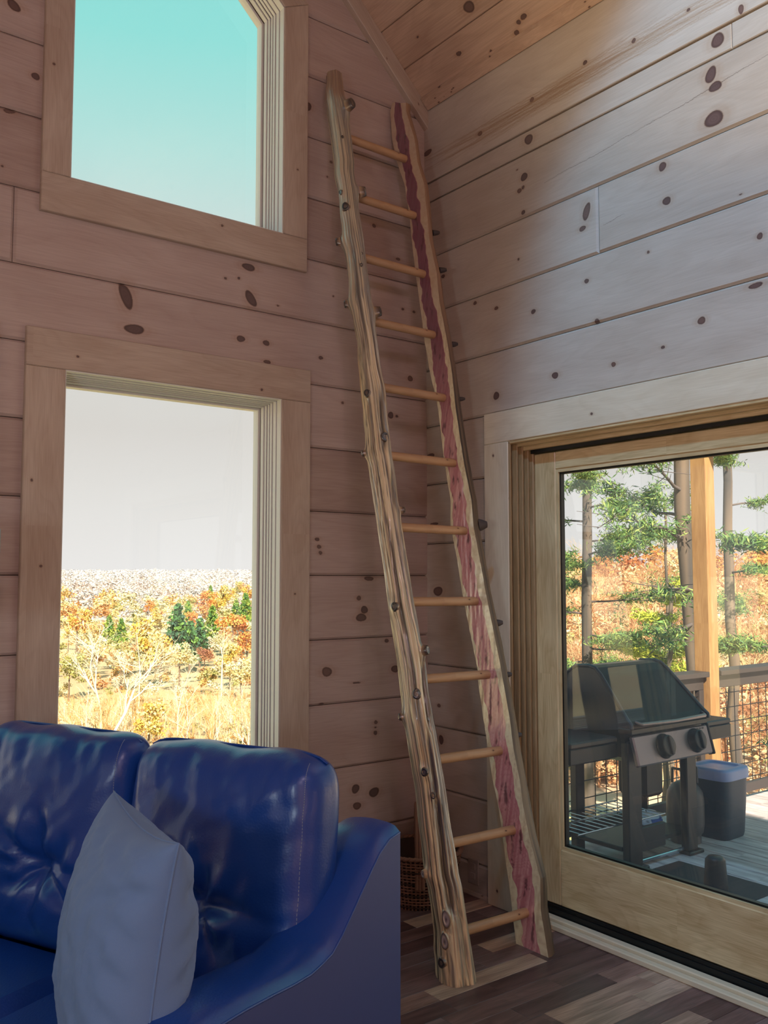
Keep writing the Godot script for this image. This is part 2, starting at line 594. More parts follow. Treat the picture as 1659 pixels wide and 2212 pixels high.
# ------------------------------------------------------------------ added lamps, out of view, that brighten the room
func pendant(at: Vector3, label: String, energy: float, col: Color) -> void:  # unseen pendant added to raise the brightness of the room
	var t := thing("added_pendant_lamp", label, "lamp", at)
	var top := EAVE - SLOPE * (at.x if at.x > RIDGE else 2.0 * RIDGE - at.x) - at.y
	var b := MB.new()
	tube(b, [Vector3(0, 0.16, 0), Vector3(0, top, 0)], [0.006, 0.006], 8)
	part("cord", b.mesh(), M.bronze, t)
	b = MB.new()
	lathe(b, [[0.0, top], [0.06, top - 0.01], [0.06, top - 0.03], [0.0, top - 0.03]])
	part("canopy", b.mesh(), M.bronze, t)
	b = MB.new()
	lathe(b, [[0.0, 0.19], [0.03, 0.18], [0.05, 0.14], [0.05, 0.12], [0.0, 0.12]])
	part("holder", b.mesh(), M.bronze, t)
	b = MB.new()
	var prof := []
	for i in 13: prof.append([0.15 * sin(PI * i / 12.0) + 0.0005, 0.15 * cos(PI * i / 12.0)])
	lathe(b, prof)
	var m := plain("lit_globe", Color(0.9, 0.88, 0.84), 0.5)
	m.emission_enabled = true
	m.emission = col
	m.emission_energy_multiplier = 3.0
	part("glass_globe", b.mesh(), m, t)
	var l := OmniLight3D.new()
	l.name = "bulb_light"
	l.light_color = col
	l.light_energy = energy
	l.light_size = 0.14
	l.omni_range = 20.0
	l.omni_attenuation = 2.0
	l.shadow_enabled = true
	t.add_child(l)

func added_floor_lamp(at: Vector3) -> void:  # unseen lamp added to fill the ladder, sofa and floor
	var t := thing("added_globe_lamp", "added unseen globe lamp giving cool fill by the left wall, beside the camera", "lamp", at)
	var b := MB.new()
	lathe(b, [[0.0, 0.03], [0.14, 0.025], [0.15, 0.0], [0.0, 0.0]], Vector3.ZERO, 28)
	part("base", b.mesh(), M.bronze, t)
	b = MB.new()
	tube(b, [Vector3(0, 0.02, 0), Vector3(0, 1.3, 0)], [0.011, 0.011], 12)
	part("pole", b.mesh(), M.bronze, t)
	b = MB.new()
	var prof := []
	for i in 13: prof.append([0.16 * sin(PI * i / 12.0) + 0.0005, 1.45 + 0.16 * cos(PI * i / 12.0)])
	lathe(b, prof)
	var m := plain("lit_globe", Color(0.9, 0.9, 0.9), 0.5)
	m.emission_enabled = true
	m.emission = Color(0.86, 0.94, 1.0)
	m.emission_energy_multiplier = 3.0
	part("glass_globe", b.mesh(), m, t)
	var l := OmniLight3D.new()
	l.name = "bulb_light"
	l.light_color = Color(0.86, 0.94, 1.0)
	l.light_energy = 1.0
	l.light_size = 0.15
	l.omni_range = 20.0
	l.omni_attenuation = 2.0
	l.shadow_enabled = true
	t.add_child(l)
	l.position.y = 1.45

func spot(at: Vector3, to: Vector3, label: String, energy: float, col: Color, angle: float, soft: float) -> void:  # unseen spotlight added to shape the light on wall and ceiling
	var t := thing("added_spotlight", label, "lamp", at)
	var d := (to - at).normalized()
	var side := d.cross(Vector3.UP).normalized()
	var bas := Basis(side, d.cross(side).normalized() * -1.0, -d)
	var b := MB.new()
	tube(b, [d * -0.16, d * -0.10, d * -0.02], [0.03, 0.06, 0.075], 20)
	part("housing", b.mesh(), M.bronze, t)
	b = MB.new()
	tube(b, [d * -0.1, Vector3(0, EAVE - SLOPE * (at.x if at.x > RIDGE else 2.0 * RIDGE - at.x) - at.y, 0)], [0.012, 0.012], 8)
	part("stem", b.mesh(), M.bronze, t)
	b = MB.new()
	tube(b, [d * -0.012, d * -0.002], [0.066, 0.066], 20)
	var m := plain("lit_lens", Color(0.9, 0.9, 0.9), 0.4)
	m.emission_enabled = true
	m.emission = col
	m.emission_energy_multiplier = 6.0
	part("lamp_lens", b.mesh(), m, t)
	var l := SpotLight3D.new()
	l.name = "spot_light"
	l.light_color = col
	l.light_energy = energy
	l.light_size = 0.07
	l.spot_angle = angle
	l.spot_angle_attenuation = soft
	l.spot_range = 20.0
	l.spot_attenuation = 2.0
	l.shadow_enabled = true
	t.add_child(l)
	l.transform = Transform3D(bas, d * 0.02)

func lights() -> void:
	pendant(Vector3(-2.4, 3.0, 3.9), "added fill lamp, an unseen glass globe pendant behind and above the camera", 0.72, Color(0.98, 0.87, 0.94))
	pendant(Vector3(-3.6, 3.0, 5.2), "added fill lamp, an unseen glass globe pendant farthest from the windows", 0.72, Color(0.98, 0.87, 0.94))
	spot(Vector3(-2.78, 5.6, 2.6), Vector3(0.0, 2.8, 2.4), "added unseen cool spotlight on the ridge that brightens the deck door wall", 13.0, Color(0.54, 0.80, 1.0), 25.0, 0.45)
	spot(Vector3(-2.2, 3.1, 4.3), Vector3(0.0, 3.95, 2.4), "added unseen warm spotlight that brightens the frieze and ceiling", 6.0, Color(1.0, 0.88, 0.64), 22.0, 0.6)
	added_floor_lamp(Vector3(-4.3, 0, 3.3))

# ------------------------------------------------------------------ the back wall (z = 0), boards 0.302 high
const BACK_KNOTS := [[-2102, 3741, 29, 19, 30], [-2012, 3483, 16, 15, 0], [-2127, 3084, 5, 5, 0], [-1625, 2667, 24, 59, -25], [-1586, 2534, 46, 20, 0], [-1052, 2910, 33, 17, 0], [-1168, 2835, 7, 6, 0], [-1101, 2849, 7, 6, 0], [-1039, 2767, 21, 43, -35], [-1088, 2573, 21, 15, 0], [-957, 2574, 17, 13, 0], [-658, 2549, 13, 9, 0], [-951, 2487, 19, 9, 0], [-674, 1680, 13, 9, 0], [-663, 1645, 13, 9, 0], [-655, 1617, 10, 9, 0], [-399, 1344, 22, 18, 0], [-418, 1307, 30, 20, 0], [-432, 1401, 14, 11, 0], [-616, 1059, 29, 22, 0], [-371, 1495, 28, 11, 0], [-644, 913, 15, 4, 0], [-329, 798, 11, 9, 0], [-332, 774, 6, 4, 0], [-332, 748, 11, 11, 0], [-603, 3530, 8, 7, 0], [-625, 3450, 5, 5, 0], [-341, 3272, 12, 10, 0], [-157, 2876, 9, 7, 0], [-83, 2875, 9, 7, 0], [-109, 2521, 18, 14, 0], [-236, 2317, 18, 17, 0], [-197, 2316, 9, 7, 0], [-263, 1189, 14, 9, 0], [-211, 1048, 23, 18, 0], [-450, 497, 22, 22, -20], [-340, 466, 31, 22, -20], [-441, 416, 24, 17, 0], [-445, 996, 25, 4, 0], [-739, 3769, 21, 21, 0], [-800, 3203, 10, 4, 0], [-2107, 3310, 24, 9, -10], [-531, 2346, 8, 7, 0], [-587, 2863, 5, 5, 0], [-897, 2760, 7, 4, 0], [-187, 3133, 15, 7, 0]]
const RIGHT_KNOTS := [[1728, 3533, 29, 27, 0], [1695, 3412, 24, 31, 20], [1713, 3358, 27, 20, 0], [1703, 3235, 39, 32, 0], [1095, 3736, 13, 10, 0], [779, 3705, 14, 11, 0], [430, 3682, 16, 12, 0], [1352, 3710, 11, 10, 0], [1833, 3598, 11, 19, 0], [1612, 3709, 8, 7, 0], [746, 3531, 26, 24, 0], [714, 3363, 21, 20, 0], [683, 3307, 15, 11, 0], [707, 3315, 9, 9, 0], [670, 3413, 6, 4, 0], [28, 3737, 35, 15, 0], [1081, 3077, 18, 41, 20], [1057, 3009, 18, 12, 0], [1470, 3134, 17, 19, 0], [1486, 2988, 19, 17, 0], [1874, 2727, 12, 12, 0], [1075, 2772, 13, 10, 0], [762, 2712, 14, 11, 0], [522, 2785, 13, 9, 0], [374, 2846, 13, 9, 0], [1126, 2584, 12, 12, 0], [1628, 2473, 18, 14, 0], [1852, 2551, 29, 10, 0], [706, 3196, 12, 11, 0], [136, 3044, 14, 10, 0], [1210, 2383, 12, 10, 0], [888, 2394, 19, 15, 0], [516, 2362, 19, 20, 0], [1453, 2406, 9, 7, 0], [84, 1431, 36, 23, 0], [57, 1773, 33, 7, 0], [87, 860, 14, 9, 0], [103, 694, 18, 23, 0], [30, 2126, 33, 12, 0], [672, 2982, 6, 7, 0], [1394, 2807, 7, 6, 0], [1804, 2906, 6, 3, 0]]

func roof_y(x: float) -> float:
	return EAVE - SLOPE * (x if x > RIDGE else 2.0 * RIDGE - x)

func roof_x(y: float) -> float:      # right-hand x where the ceiling meets this height
	return minf(0.0, (EAVE - y) / SLOPE)

func back_wall() -> void:
	var w := structure("wall_back", "gable wall of wide knotty pine boards around the tall windows")
	var rows := []
	var k := 0
	while k * 0.302 < 6.66:
		rows.append([k * 0.302, minf((k + 1) * 0.302, 6.66)])
		k += 1
	# picture of the boards between x -2.56 and 0, 2.5 mm to the pixel, top at y 5.12
	var bd := []
	for r in rows: bd.append([0, int((5.12 - r[1]) / 0.0025), 1024, int((5.12 - r[0]) / 0.0025), rng.randf_range(-0.9, 0.9)])
	var kn := []
	for q in BACK_KNOTS: kn.append([(q[0] / 1000.0 + 2.56) / 0.0025, (5.12 - q[1] / 1000.0) / 0.0025, q[2] / 2.5, q[3] / 2.5, q[4]])
	var im := wood(1024, 2048, bd, kn, Color(0.80, 0.725, 0.69), Color(0.61, 0.505, 0.465), 11, 13.0, 0.7)
	M.back = textured("knotty_pine_back", im, 0.45)
	var uvf := func(p: Vector2) -> Vector2: return Vector2((p.x + 2.56) / 2.56, (5.12 - p.y) / 5.12)
	var o := Vector3(0, 0, -0.03)
	for r in rows:
		var y0: float = r[0]
		var y1: float = r[1]
		var my := (y0 + y1) / 2.0
		var e0 := roof_x(y0) 
		var e1 := roof_x(y1)
		# the gaps of this row: windows 1..3 below, 2 and its neighbours above
		var cuts := []     # each [left x, right x at the bottom, right x at the top]
		if my > 0.55 and my < 2.36:
			for c in [[-1.872, -0.884], [-3.272, -2.284], [-4.672, -3.684]]: cuts.append([c[0] - 0.06, c[1] + 0.06, c[1] + 0.06])
		if my > 3.04:
			var b0 := -0.884 + 0.06 - maxf(0.0, (y0 - 4.20 - 0.06) / SLOPE)
			var b1 := -0.884 + 0.06 - maxf(0.0, (y1 - 4.20 - 0.06) / SLOPE)
			if b1 > -1.8: cuts.append([-1.872 - 0.06, b0, b1])
		var from0 := LEFT - minf(0.0, 0.0)
		var l0 := 2.0 * RIDGE - e0
		var l1 := 2.0 * RIDGE - e1
		cuts.sort_custom(func(a, b): return a[0] < b[0])
		var segs := []
		var s0 := l0
		var s1 := l1
		for c in cuts:
			segs.append([s0, c[0], c[0], s1])
			s0 = c[1]
			s1 = c[2]
		segs.append([s0, minf(e0, 0.0) + (0.012 if e0 >= 0.0 else 0.0), e1 + (0.012 if e1 >= 0.0 else 0.0), s1])
		for s in segs:
			# long boards are butted: once where the photograph shows it, else now and then
			var joints := []
			if s[0] < -2.078 and s[1] > -2.078 and my > 2.72 and my < 3.02: joints.append(-2.078)
			elif s[1] - s[0] > 2.6: joints.append(lerpf(s[0], s[1], rng.randf_range(0.25, 0.5)) if my > 4.6 else -3.9 + rng.randf_range(-0.5, 0.4))
			var a0: float = s[0]
			var a1: float = s[3]
			for j in joints + [null]:
				var b0: float = s[1] if j == null else j
				var b1: float = s[2] if j == null else j
				if b0 - a0 < 0.02: continue
				var p := PackedVector2Array([Vector2(a0 + 0.001, y0 + 0.0015), Vector2(b0 - 0.001, y0 + 0.0015), Vector2(maxf(b1, a1 + 0.012) - 0.001, y1 - 0.0015), Vector2(a1 + 0.001, y1 - 0.0015)])
				var b := MB.new()
				slab(b, p, o, Vector3.RIGHT, Vector3.UP, Vector3.BACK, 0.03, 0.010, uvf)
				part("board", b.mesh(), M.back, w)
				a0 = b0
				a1 = b1
	# the sheathing behind, with the window openings
	var c := MB.new()
	var none := func(p: Vector2) -> Vector2: return p
	var zo := Vector3(0, 0, -0.22)
	var put := func(p: PackedVector2Array) -> void: slab(c, p, zo, Vector3.RIGHT, Vector3.UP, Vector3.BACK, 0.19, 0.0, none)
	var xs := [LEFT - 0.2, -4.672, -3.684, -3.272, -2.284, -1.872, -0.884, 0.2]
	for i in xs.size() - 1:
		var a: float = xs[i]
		var b2: float = xs[i + 1]
		var open := i in [1, 3, 5]
		put.call(rect(a, -0.3, b2, 0.62 if open else 2.32))
		if i == 5:
			put.call(rect(a, 2.32, b2, 3.10))
			put.call(PackedVector2Array([Vector2(a, 4.20 + (b2 - a) * SLOPE), Vector2(b2, 4.20), Vector2(b2, roof_y(b2)), Vector2(a, roof_y(a))]))
		else:
			put.call(PackedVector2Array([Vector2(a, 2.32), Vector2(b2, 2.32), Vector2(b2, roof_y(b2)), Vector2(a, roof_y(a))]))
	part("sheathing", c.mesh(), M.core, w)
	# the sloping trim under the ceiling
	var t := structure("trim_1", "pale pine trim board running down the gable under the ceiling")
	var tb := MB.new()
	var th := 0.082 * sqrt(1.0 + SLOPE * SLOPE)
	slab(tb, PackedVector2Array([Vector2(-0.004, EAVE + 0.004 - th), Vector2(-0.004, EAVE + 0.004), Vector2(RIDGE, roof_y(RIDGE)), Vector2(RIDGE, roof_y(RIDGE) - th)]), Vector3.ZERO, Vector3.RIGHT, Vector3.UP, Vector3.BACK, 0.035, 0.003, func(p: Vector2) -> Vector2: return Vector2(p.x * 1.4, p.y + p.x * SLOPE))
	part("trim_board", tb.mesh(), M.trim, t)

# ------------------------------------------------------------------ the right wall (x = 0)
func right_wall() -> void:
	var w := structure("wall_right", "pine board wall above and beside the sliding deck door")
	var ys := [0.0, 0.15, 0.451, 0.754, 1.06, 1.366, 1.672, 1.976, 2.277, 2.576, 2.876, 3.172, 3.473, 3.574]
	var bd := []
	for i in ys.size() - 1:
		var y := [int((4.0 - ys[i + 1]) / 0.002), int((4.0 - ys[i]) / 0.002)]
		if i == 10:
			bd.append([0, y[0], 570, y[1], -0.1])
			bd.append([570, y[0], 1280, y[1], 0.25])
		else:
			bd.append([0, y[0], 1280, y[1], rng.randf_range(-0.7, 0.5)])
	bd.append([0, 0, 1280, int((4.0 - 3.574) / 0.002), -0.5])
	var kn := []
	for q in RIGHT_KNOTS: kn.append([q[0] / 2.0, (4.0 - q[1] / 1000.0) / 0.002, q[2] / 2.0, q[3] / 2.0, q[4]])
	var im := wood(1280, 2000, bd, kn, Color(0.83, 0.78, 0.73), Color(0.65, 0.58, 0.52), 21, 10.0, 0.65)
	# long checks in the boards and the darker heart stripe of the top board
	var dark := Color(0.33, 0.27, 0.23)
	streak(im, 420, 355, 720, 333, 0.6, dark, 0.6)
	streak(im, 700, 333, 1000, 306, 0.6, dark, 0.7)
	streak(im, 585, 505, 640, 500, 0.6, dark, 0.5)
	for i in 34: streak(im, rng.randf_range(-80, 300), 168 + rng.randf_range(-24, 26), rng.randf_range(600, 1250), 150 + rng.randf_range(-26, 24), 1.6, Color(0.60, 0.46, 0.34), 0.22)
	M.right = textured("knotty_pine_right", im, 0.34)
	var uvf := func(p: Vector2) -> Vector2: return Vector2(p.x / 2.56, (4.0 - p.y) / 4.0)
	var o := Vector3(0.03, 0, 0)
	for i in ys.size() - 1:
		var segs := []
		if ys[i + 1] < 2.29: segs = [[-0.028, 0.50], [3.71, LONG]]
		elif i == 10: segs = [[-0.028, 1.14], [1.14, 3.9], [3.9, LONG]]
		elif i == 12: segs = [[-0.028, 1.786], [1.786, 4.4], [4.4, LONG]]
		else: segs = [[-0.028, 2.9 + 0.3 * (i % 3)], [2.9 + 0.3 * (i % 3), LONG]]
		for s in segs:
			var b := MB.new()
			slab(b, rect(s[0] + 0.001, ys[i] + 0.0015, s[1] - 0.001, ys[i + 1] - 0.0015), o, Vector3.BACK, Vector3.UP, Vector3.LEFT, 0.03, 0.009 if i < 12 else 0.003, uvf)
			part("board", b.mesh(), M.right, w)
	var fr := MB.new()
	slab(fr, rect(-0.028, 3.576, LONG, EAVE), o, Vector3.BACK, Vector3.UP, Vector3.LEFT, 0.04, 0.003, uvf)
	part("frieze_board", fr.mesh(), M.right, w)
	var c := MB.new()
	cbox(c, Vector3(0.03, -0.3, -0.03), Vector3(0.2, 4.16, 0.62), 0.0)
	cbox(c, Vector3(0.03, 2.13, 0.62), Vector3(0.2, 4.16, 3.59), 0.0)
	cbox(c, Vector3(0.03, -0.3, 3.59), Vector3(0.2, 4.16, LONG + 0.2), 0.0)
	cbox(c, Vector3(0.03, -0.3, 0.62), Vector3(0.2, -0.02, 3.59), 0.0)
	part("sheathing", c.mesh(), M.core, w)

# ------------------------------------------------------------------ ceiling and the walls out of the picture
func ceiling_and_far_walls() -> void:
	var c := structure("ceiling", "sloping ceiling of knotty pine tongue and groove planks")
	var L := sqrt(1.0 + SLOPE * SLOPE)
	var V := Vector3(-1, SLOPE, 0).normalized()      # up the slope
	var N := Vector3(-SLOPE, -1, 0).normalized()     # into the room
	var edges := [0.0, 0.02]
	while edges[-1] < 2.78: edges.append(edges[-1] + 0.15)
	edges[-1] = 2.78
	var bd := []
	for i in edges.size() - 1: bd.append([0, int(edges[i] * L / 0.003), 1024, int(edges[i + 1] * L / 0.003) + 1, rng.randf_range(-0.7, 0.9)])
	var kn := []
	for q in [[577, 298, 34, 25], [810, 127, 19, 12], [773, 119, 13, 10], [736, 85, 15, 12], [388, 152, 17, 11], [408, 45, 20, 15], [221, 326, 8, 5], [560, 81, 7, 5], [1300, 420, 20, 16], [900, 600, 24, 18], [1700, 250, 18, 14], [2100, 500, 22, 16], [300, 800, 20, 15]]:
		kn.append([q[0] / 3.0, q[1] / 3.0, q[2] / 3.0, q[3] / 3.0, 0])
	var im := wood(1024, 1300, bd, kn, Color(0.86, 0.74, 0.65), Color(0.64, 0.51, 0.43), 71, 12.0)
	M.ceil = textured("knotty_pine_ceiling", im, 0.45)
	var uvf := func(p: Vector2) -> Vector2: return Vector2(p.x / 3.072, p.y / 3.9)
	for i in edges.size() - 1:
		for s in ([[0.0, LONG]] if i != 4 else [[0.0, 2.2], [2.2, LONG]]):
			var b := MB.new()
			slab(b, rect(s[0] + 0.001, edges[i] * L + 0.001, s[1] - 0.001, edges[i + 1] * L - 0.001), Vector3(0, EAVE, 0) - N * 0.02, Vector3.BACK, V, N, 0.02, 0.005, uvf)
			part("plank", b.mesh(), M.ceil, c)
	var s := MB.new()
	var none := func(p: Vector2) -> Vector2: return p * 0.5
	# the roof deck over both slopes
	for sx in [1.0, -1.0]:
		var p0 := Vector3(0.2 if sx > 0 else LEFT - 0.2, EAVE - SLOPE * 0.2 + 0.03, -0.3)
		var up := Vector3(-sx, SLOPE, 0).normalized()
		slab(s, rect(0.0, 0.0, LONG + 0.5, 2.98 * L), p0 , Vector3.BACK, up, Vector3(sx * SLOPE, 1, 0).normalized(), 0.18, 0.0, none)
	part("roof_deck", s.mesh(), M.core, c)
	var f := MB.new()
	slab(f, rect(0.0, 0.0, LONG, 2.78 * L), Vector3(LEFT, EAVE, 0), Vector3.BACK, Vector3(1, SLOPE, 0).normalized(), Vector3(SLOPE, -1, 0).normalized(), 0.001, 0.0, none)
	part("far_slope_planking", f.mesh(), M.pine_far, c)
	var e := structure("trim_2", "narrow pine trim strip where the ceiling meets the deck door wall")
	var b2 := MB.new()
	slab(b2, rect(0.036, 0.004, LONG, 0.055 * L), Vector3(0, EAVE, 0), Vector3.BACK, V, N, 0.018, 0.003, func(p: Vector2) -> Vector2: return p)
	part("trim_strip", b2.mesh(), M.ceil, e)
	# left wall with two tall windows, and the wall behind the camera
	var lw := structure("wall_left", "pine wall with two tall windows out of the picture")
	var b := MB.new()
	var zs := [-0.2, 1.4, 2.6, 3.4, 4.6, LONG + 0.2]
	for i in 5:
		if i in [1, 3]:
			cbox(b, Vector3(LEFT - 0.2, -0.3, zs[i]), Vector3(LEFT, 0.6, zs[i + 1]), 0.0)
			cbox(b, Vector3(LEFT - 0.2, 2.3, zs[i]), Vector3(LEFT, 4.16, zs[i + 1]), 0.0)
		else:
			cbox(b, Vector3(LEFT - 0.2, -0.3, zs[i]), Vector3(LEFT, 4.16, zs[i + 1]), 0.0)
	part("wall_boards", b.mesh(), M.pine_far, lw)
	for i in [1, 3]:
		var wn := structure("window_%d" % (4 + i / 2), "tall pine window of the left wall, %s the camera" % ("before" if i == 1 else "beside"))
		var g := MB.new()
		var p := PackedVector2Array([Vector2(zs[i], 0.6), Vector2(zs[i + 1], 0.6), Vector2(zs[i + 1], 2.3), Vector2(zs[i], 2.3)])
		ring(g, p, -0.13, 0.0, Vector3(LEFT, 0, 0), Vector3.BACK, Vector3.UP, Vector3.RIGHT, 0.022, 0.0)
		ring(g, p, 0.0, 0.04, Vector3(LEFT, 0, 0), Vector3.BACK, Vector3.UP, Vector3.RIGHT, -0.06, -0.14)
		part("window_frame", g.mesh(), M.trim, wn)
		part("pane", box_mesh(Vector3(LEFT - 0.11, 0.63, zs[i] + 0.03), Vector3(LEFT - 0.104, 2.27, zs[i + 1] - 0.03), 0.0), M.glass, wn)
	var fw := structure("wall_front", "pine gable wall behind the camera")
	var b3 := MB.new()
	slab(b3, PackedVector2Array([Vector2(LEFT - 0.2, -0.3), Vector2(0.2, -0.3), Vector2(0.2, roof_y(0.2)), Vector2(RIDGE, roof_y(RIDGE) + 0.05), Vector2(LEFT - 0.2, roof_y(0.2))]), Vector3(0, 0, LONG), Vector3.RIGHT, Vector3.UP, Vector3.FORWARD, 0.0, 0.0, none)
	slab(b3, PackedVector2Array([Vector2(LEFT - 0.2, -0.3), Vector2(0.2, -0.3), Vector2(0.2, roof_y(0.2)), Vector2(RIDGE, roof_y(RIDGE) + 0.05), Vector2(LEFT - 0.2, roof_y(0.2))]), Vector3(0, 0, LONG + 0.2), Vector3.RIGHT, Vector3.UP, Vector3.FORWARD, 0.2, 0.0, none)
	part("wall_boards", b3.mesh(), M.pine_far, fw)

# ------------------------------------------------------------------ the laminate floor
func floor_boards() -> void:
	var f := structure("floor", "multi-tone brown laminate plank floor")
	var uvf := func(p: Vector2) -> Vector2: return p
	var b := MB.new()
	cbox(b, Vector3(LEFT - 0.2, -0.3, -0.22), Vector3(0.03, -0.012, LONG + 0.2), 0.0)
	part("subfloor", b.mesh(), M.core, f)
	var lr := RandomNumberGenerator.new()
	lr.seed = 19
	var wide := 0.096
	var r := 0
	var z := 0.0
	while z < 3.3:
		var x := -3.3 - lr.randf() * 0.6
		var z1 := z + wide
		while x < 0.03:
			var x1 := minf(x + lr.randf_range(0.25, 0.85), 0.03)
			if 0.03 - x1 < 0.12: x1 = 0.03
			b = MB.new()
			var off := Vector2(lr.randf(), lr.randf())
			slab(b, rect(x + 0.0005, -z1 + 0.0005, x1 - 0.0005, -z - 0.0005), Vector3(0, -0.012, 0), Vector3.RIGHT, Vector3.FORWARD, Vector3.UP, 0.012, 0.001, func(p: Vector2) -> Vector2: return p + off)
			part("plank", b.mesh(), M.floor_tones[[0, 1, 2, 3, 4, 5, 1, 0, 0, 5][lr.randi_range(0, 9)]], f)
			x = x1
		z = z1
		r += 1
	b = MB.new()
	slab(b, rect(LEFT, -LONG, 0.03, -z), Vector3(0, -0.012, 0), Vector3.RIGHT, Vector3.FORWARD, Vector3.UP, 0.012, 0.0, uvf)
	slab(b, rect(LEFT, -z, -3.3, 0.0), Vector3(0, -0.0125, 0), Vector3.RIGHT, Vector3.FORWARD, Vector3.UP, 0.012, 0.0, uvf)
	part("far_planking", b.mesh(), M.floor_tones[2], f)

# ------------------------------------------------------------------ windows of the back wall
func casing(w: Node3D, p: PackedVector2Array) -> void:
	var b := MB.new()
	slab(b, p, Vector3(0, 0, 0.0005), Vector3.RIGHT, Vector3.UP, Vector3.BACK, 0.024, 0.003, func(q: Vector2) -> Vector2: return Vector2(q.y + 0.3, q.x) if p[2].y - p[0].y > absf(p[1].x - p[0].x) else Vector2(q.x, q.y + 0.13))
	part("casing_board", b.mesh(), M.trim, w)

func jambs(w: Node3D, p: PackedVector2Array) -> void:
	# stepped jamb and sash, each step a moulding of its own
	var steps := [[0.0, 0.004, 0.018, -0.016], [0.001, 0.007, -0.021, -0.046], [0.005, 0.011, -0.051, -0.066], [0.009, 0.014, -0.071, -0.084], [0.012, 0.018, -0.090, -0.104], [0.016, 0.023, -0.109, -0.132]]
	for s in steps:
		var b := MB.new()
		ring(b, p, s[0], s[1], Vector3.ZERO, Vector3.RIGHT, Vector3.UP, Vector3.BACK, s[2], s[3])
		part("jamb_step", b.mesh(), M.jamb, w)
	var b := MB.new()
	ring(b, p, -0.02, -0.004, Vector3.ZERO, Vector3.RIGHT, Vector3.UP, Vector3.BACK, -0.03, -0.2)
	ring(b, p, 0.0, 0.020, Vector3.ZERO, Vector3.RIGHT, Vector3.UP, Vector3.BACK, -0.125, -0.2)
	part("window_frame", b.mesh(), M.core, w)
	b = MB.new()
	ring(b, p, -0.005, 0.0, Vector3.ZERO, Vector3.RIGHT, Vector3.UP, Vector3.BACK, -0.022, -0.125)
	part("weather_strip", b.mesh(), M.gasket, w)
	b = MB.new()
	ring(b, p, 0.018, 0.033, Vector3.ZERO, Vector3.RIGHT, Vector3.UP, Vector3.BACK, -0.142, -0.185)
	part("sash", b.mesh(), M.jamb, w)
	b = MB.new()
	slab(b, inset(p, 0.028), Vector3(0, 0, -0.168), Vector3.RIGHT, Vector3.UP, Vector3.BACK, 0.005, 0.0, func(q: Vector2) -> Vector2: return q)
	part("pane", b.mesh(), M.glass, w)

func window_lower(n: int, x0: float, x1: float) -> void:
	var w := structure("window_%d" % n, "tall lower gable window in a wide pine casing%s" % (" behind the sofa" if n == 1 else " left of the picture"))
	casing(w, rect(x0 - 0.153, 2.32, x1 + 0.155, 2.473))
	casing(w, rect(x0 - 0.153, 0.47, x1 + 0.155, 0.62))
	casing(w, rect(x0 - 0.153, 0.621, x0, 2.319))
	casing(w, rect(x1, 0.621, x1 + 0.155, 2.319))
	jambs(w, rect(x0, 0.62, x1, 2.32))

func window_upper(n: int, x0: float, x1: float) -> void:
	var w := structure("window_%d" % n, "upper gable window with a sloping top in a wide pine casing")
	var h := 4.20
	var top := h + (x1 - x0) * SLOPE
	var q := 0.15 * (sqrt(1.0 + SLOPE * SLOPE) - SLOPE)
	casing(w, rect(x0 - 0.113, 2.943, x1 + 0.132, 3.10))
	casing(w, PackedVector2Array([Vector2(x0 - 0.113, 3.101), Vector2(x0, 3.101), Vector2(x0, top), Vector2(x0 - 0.113, top + 0.2)]))
	casing(w, PackedVector2Array([Vector2(x1, 3.101), Vector2(x1 + 0.132, 3.101), Vector2(x1 + 0.132, h + q), Vector2(x1, h)]))
	var b := MB.new()
	slab(b, PackedVector2Array([Vector2(x1, h + 0.001), Vector2(x1 + 0.132, h + q + 0.001), Vector2(x0 - 0.113, top + 0.2 + 0.11), Vector2(x0, top + 0.001)]), Vector3(0, 0, 0.0005), Vector3.RIGHT, Vector3.UP, Vector3.BACK, 0.024, 0.003, func(p: Vector2) -> Vector2: return Vector2(p.x * 1.4, p.y + p.x * SLOPE))
	part("casing_board", b.mesh(), M.trim, w)
	jambs(w, PackedVector2Array([Vector2(x0, 3.10), Vector2(x1, 3.10), Vector2(x1, h), Vector2(x0, top)]))

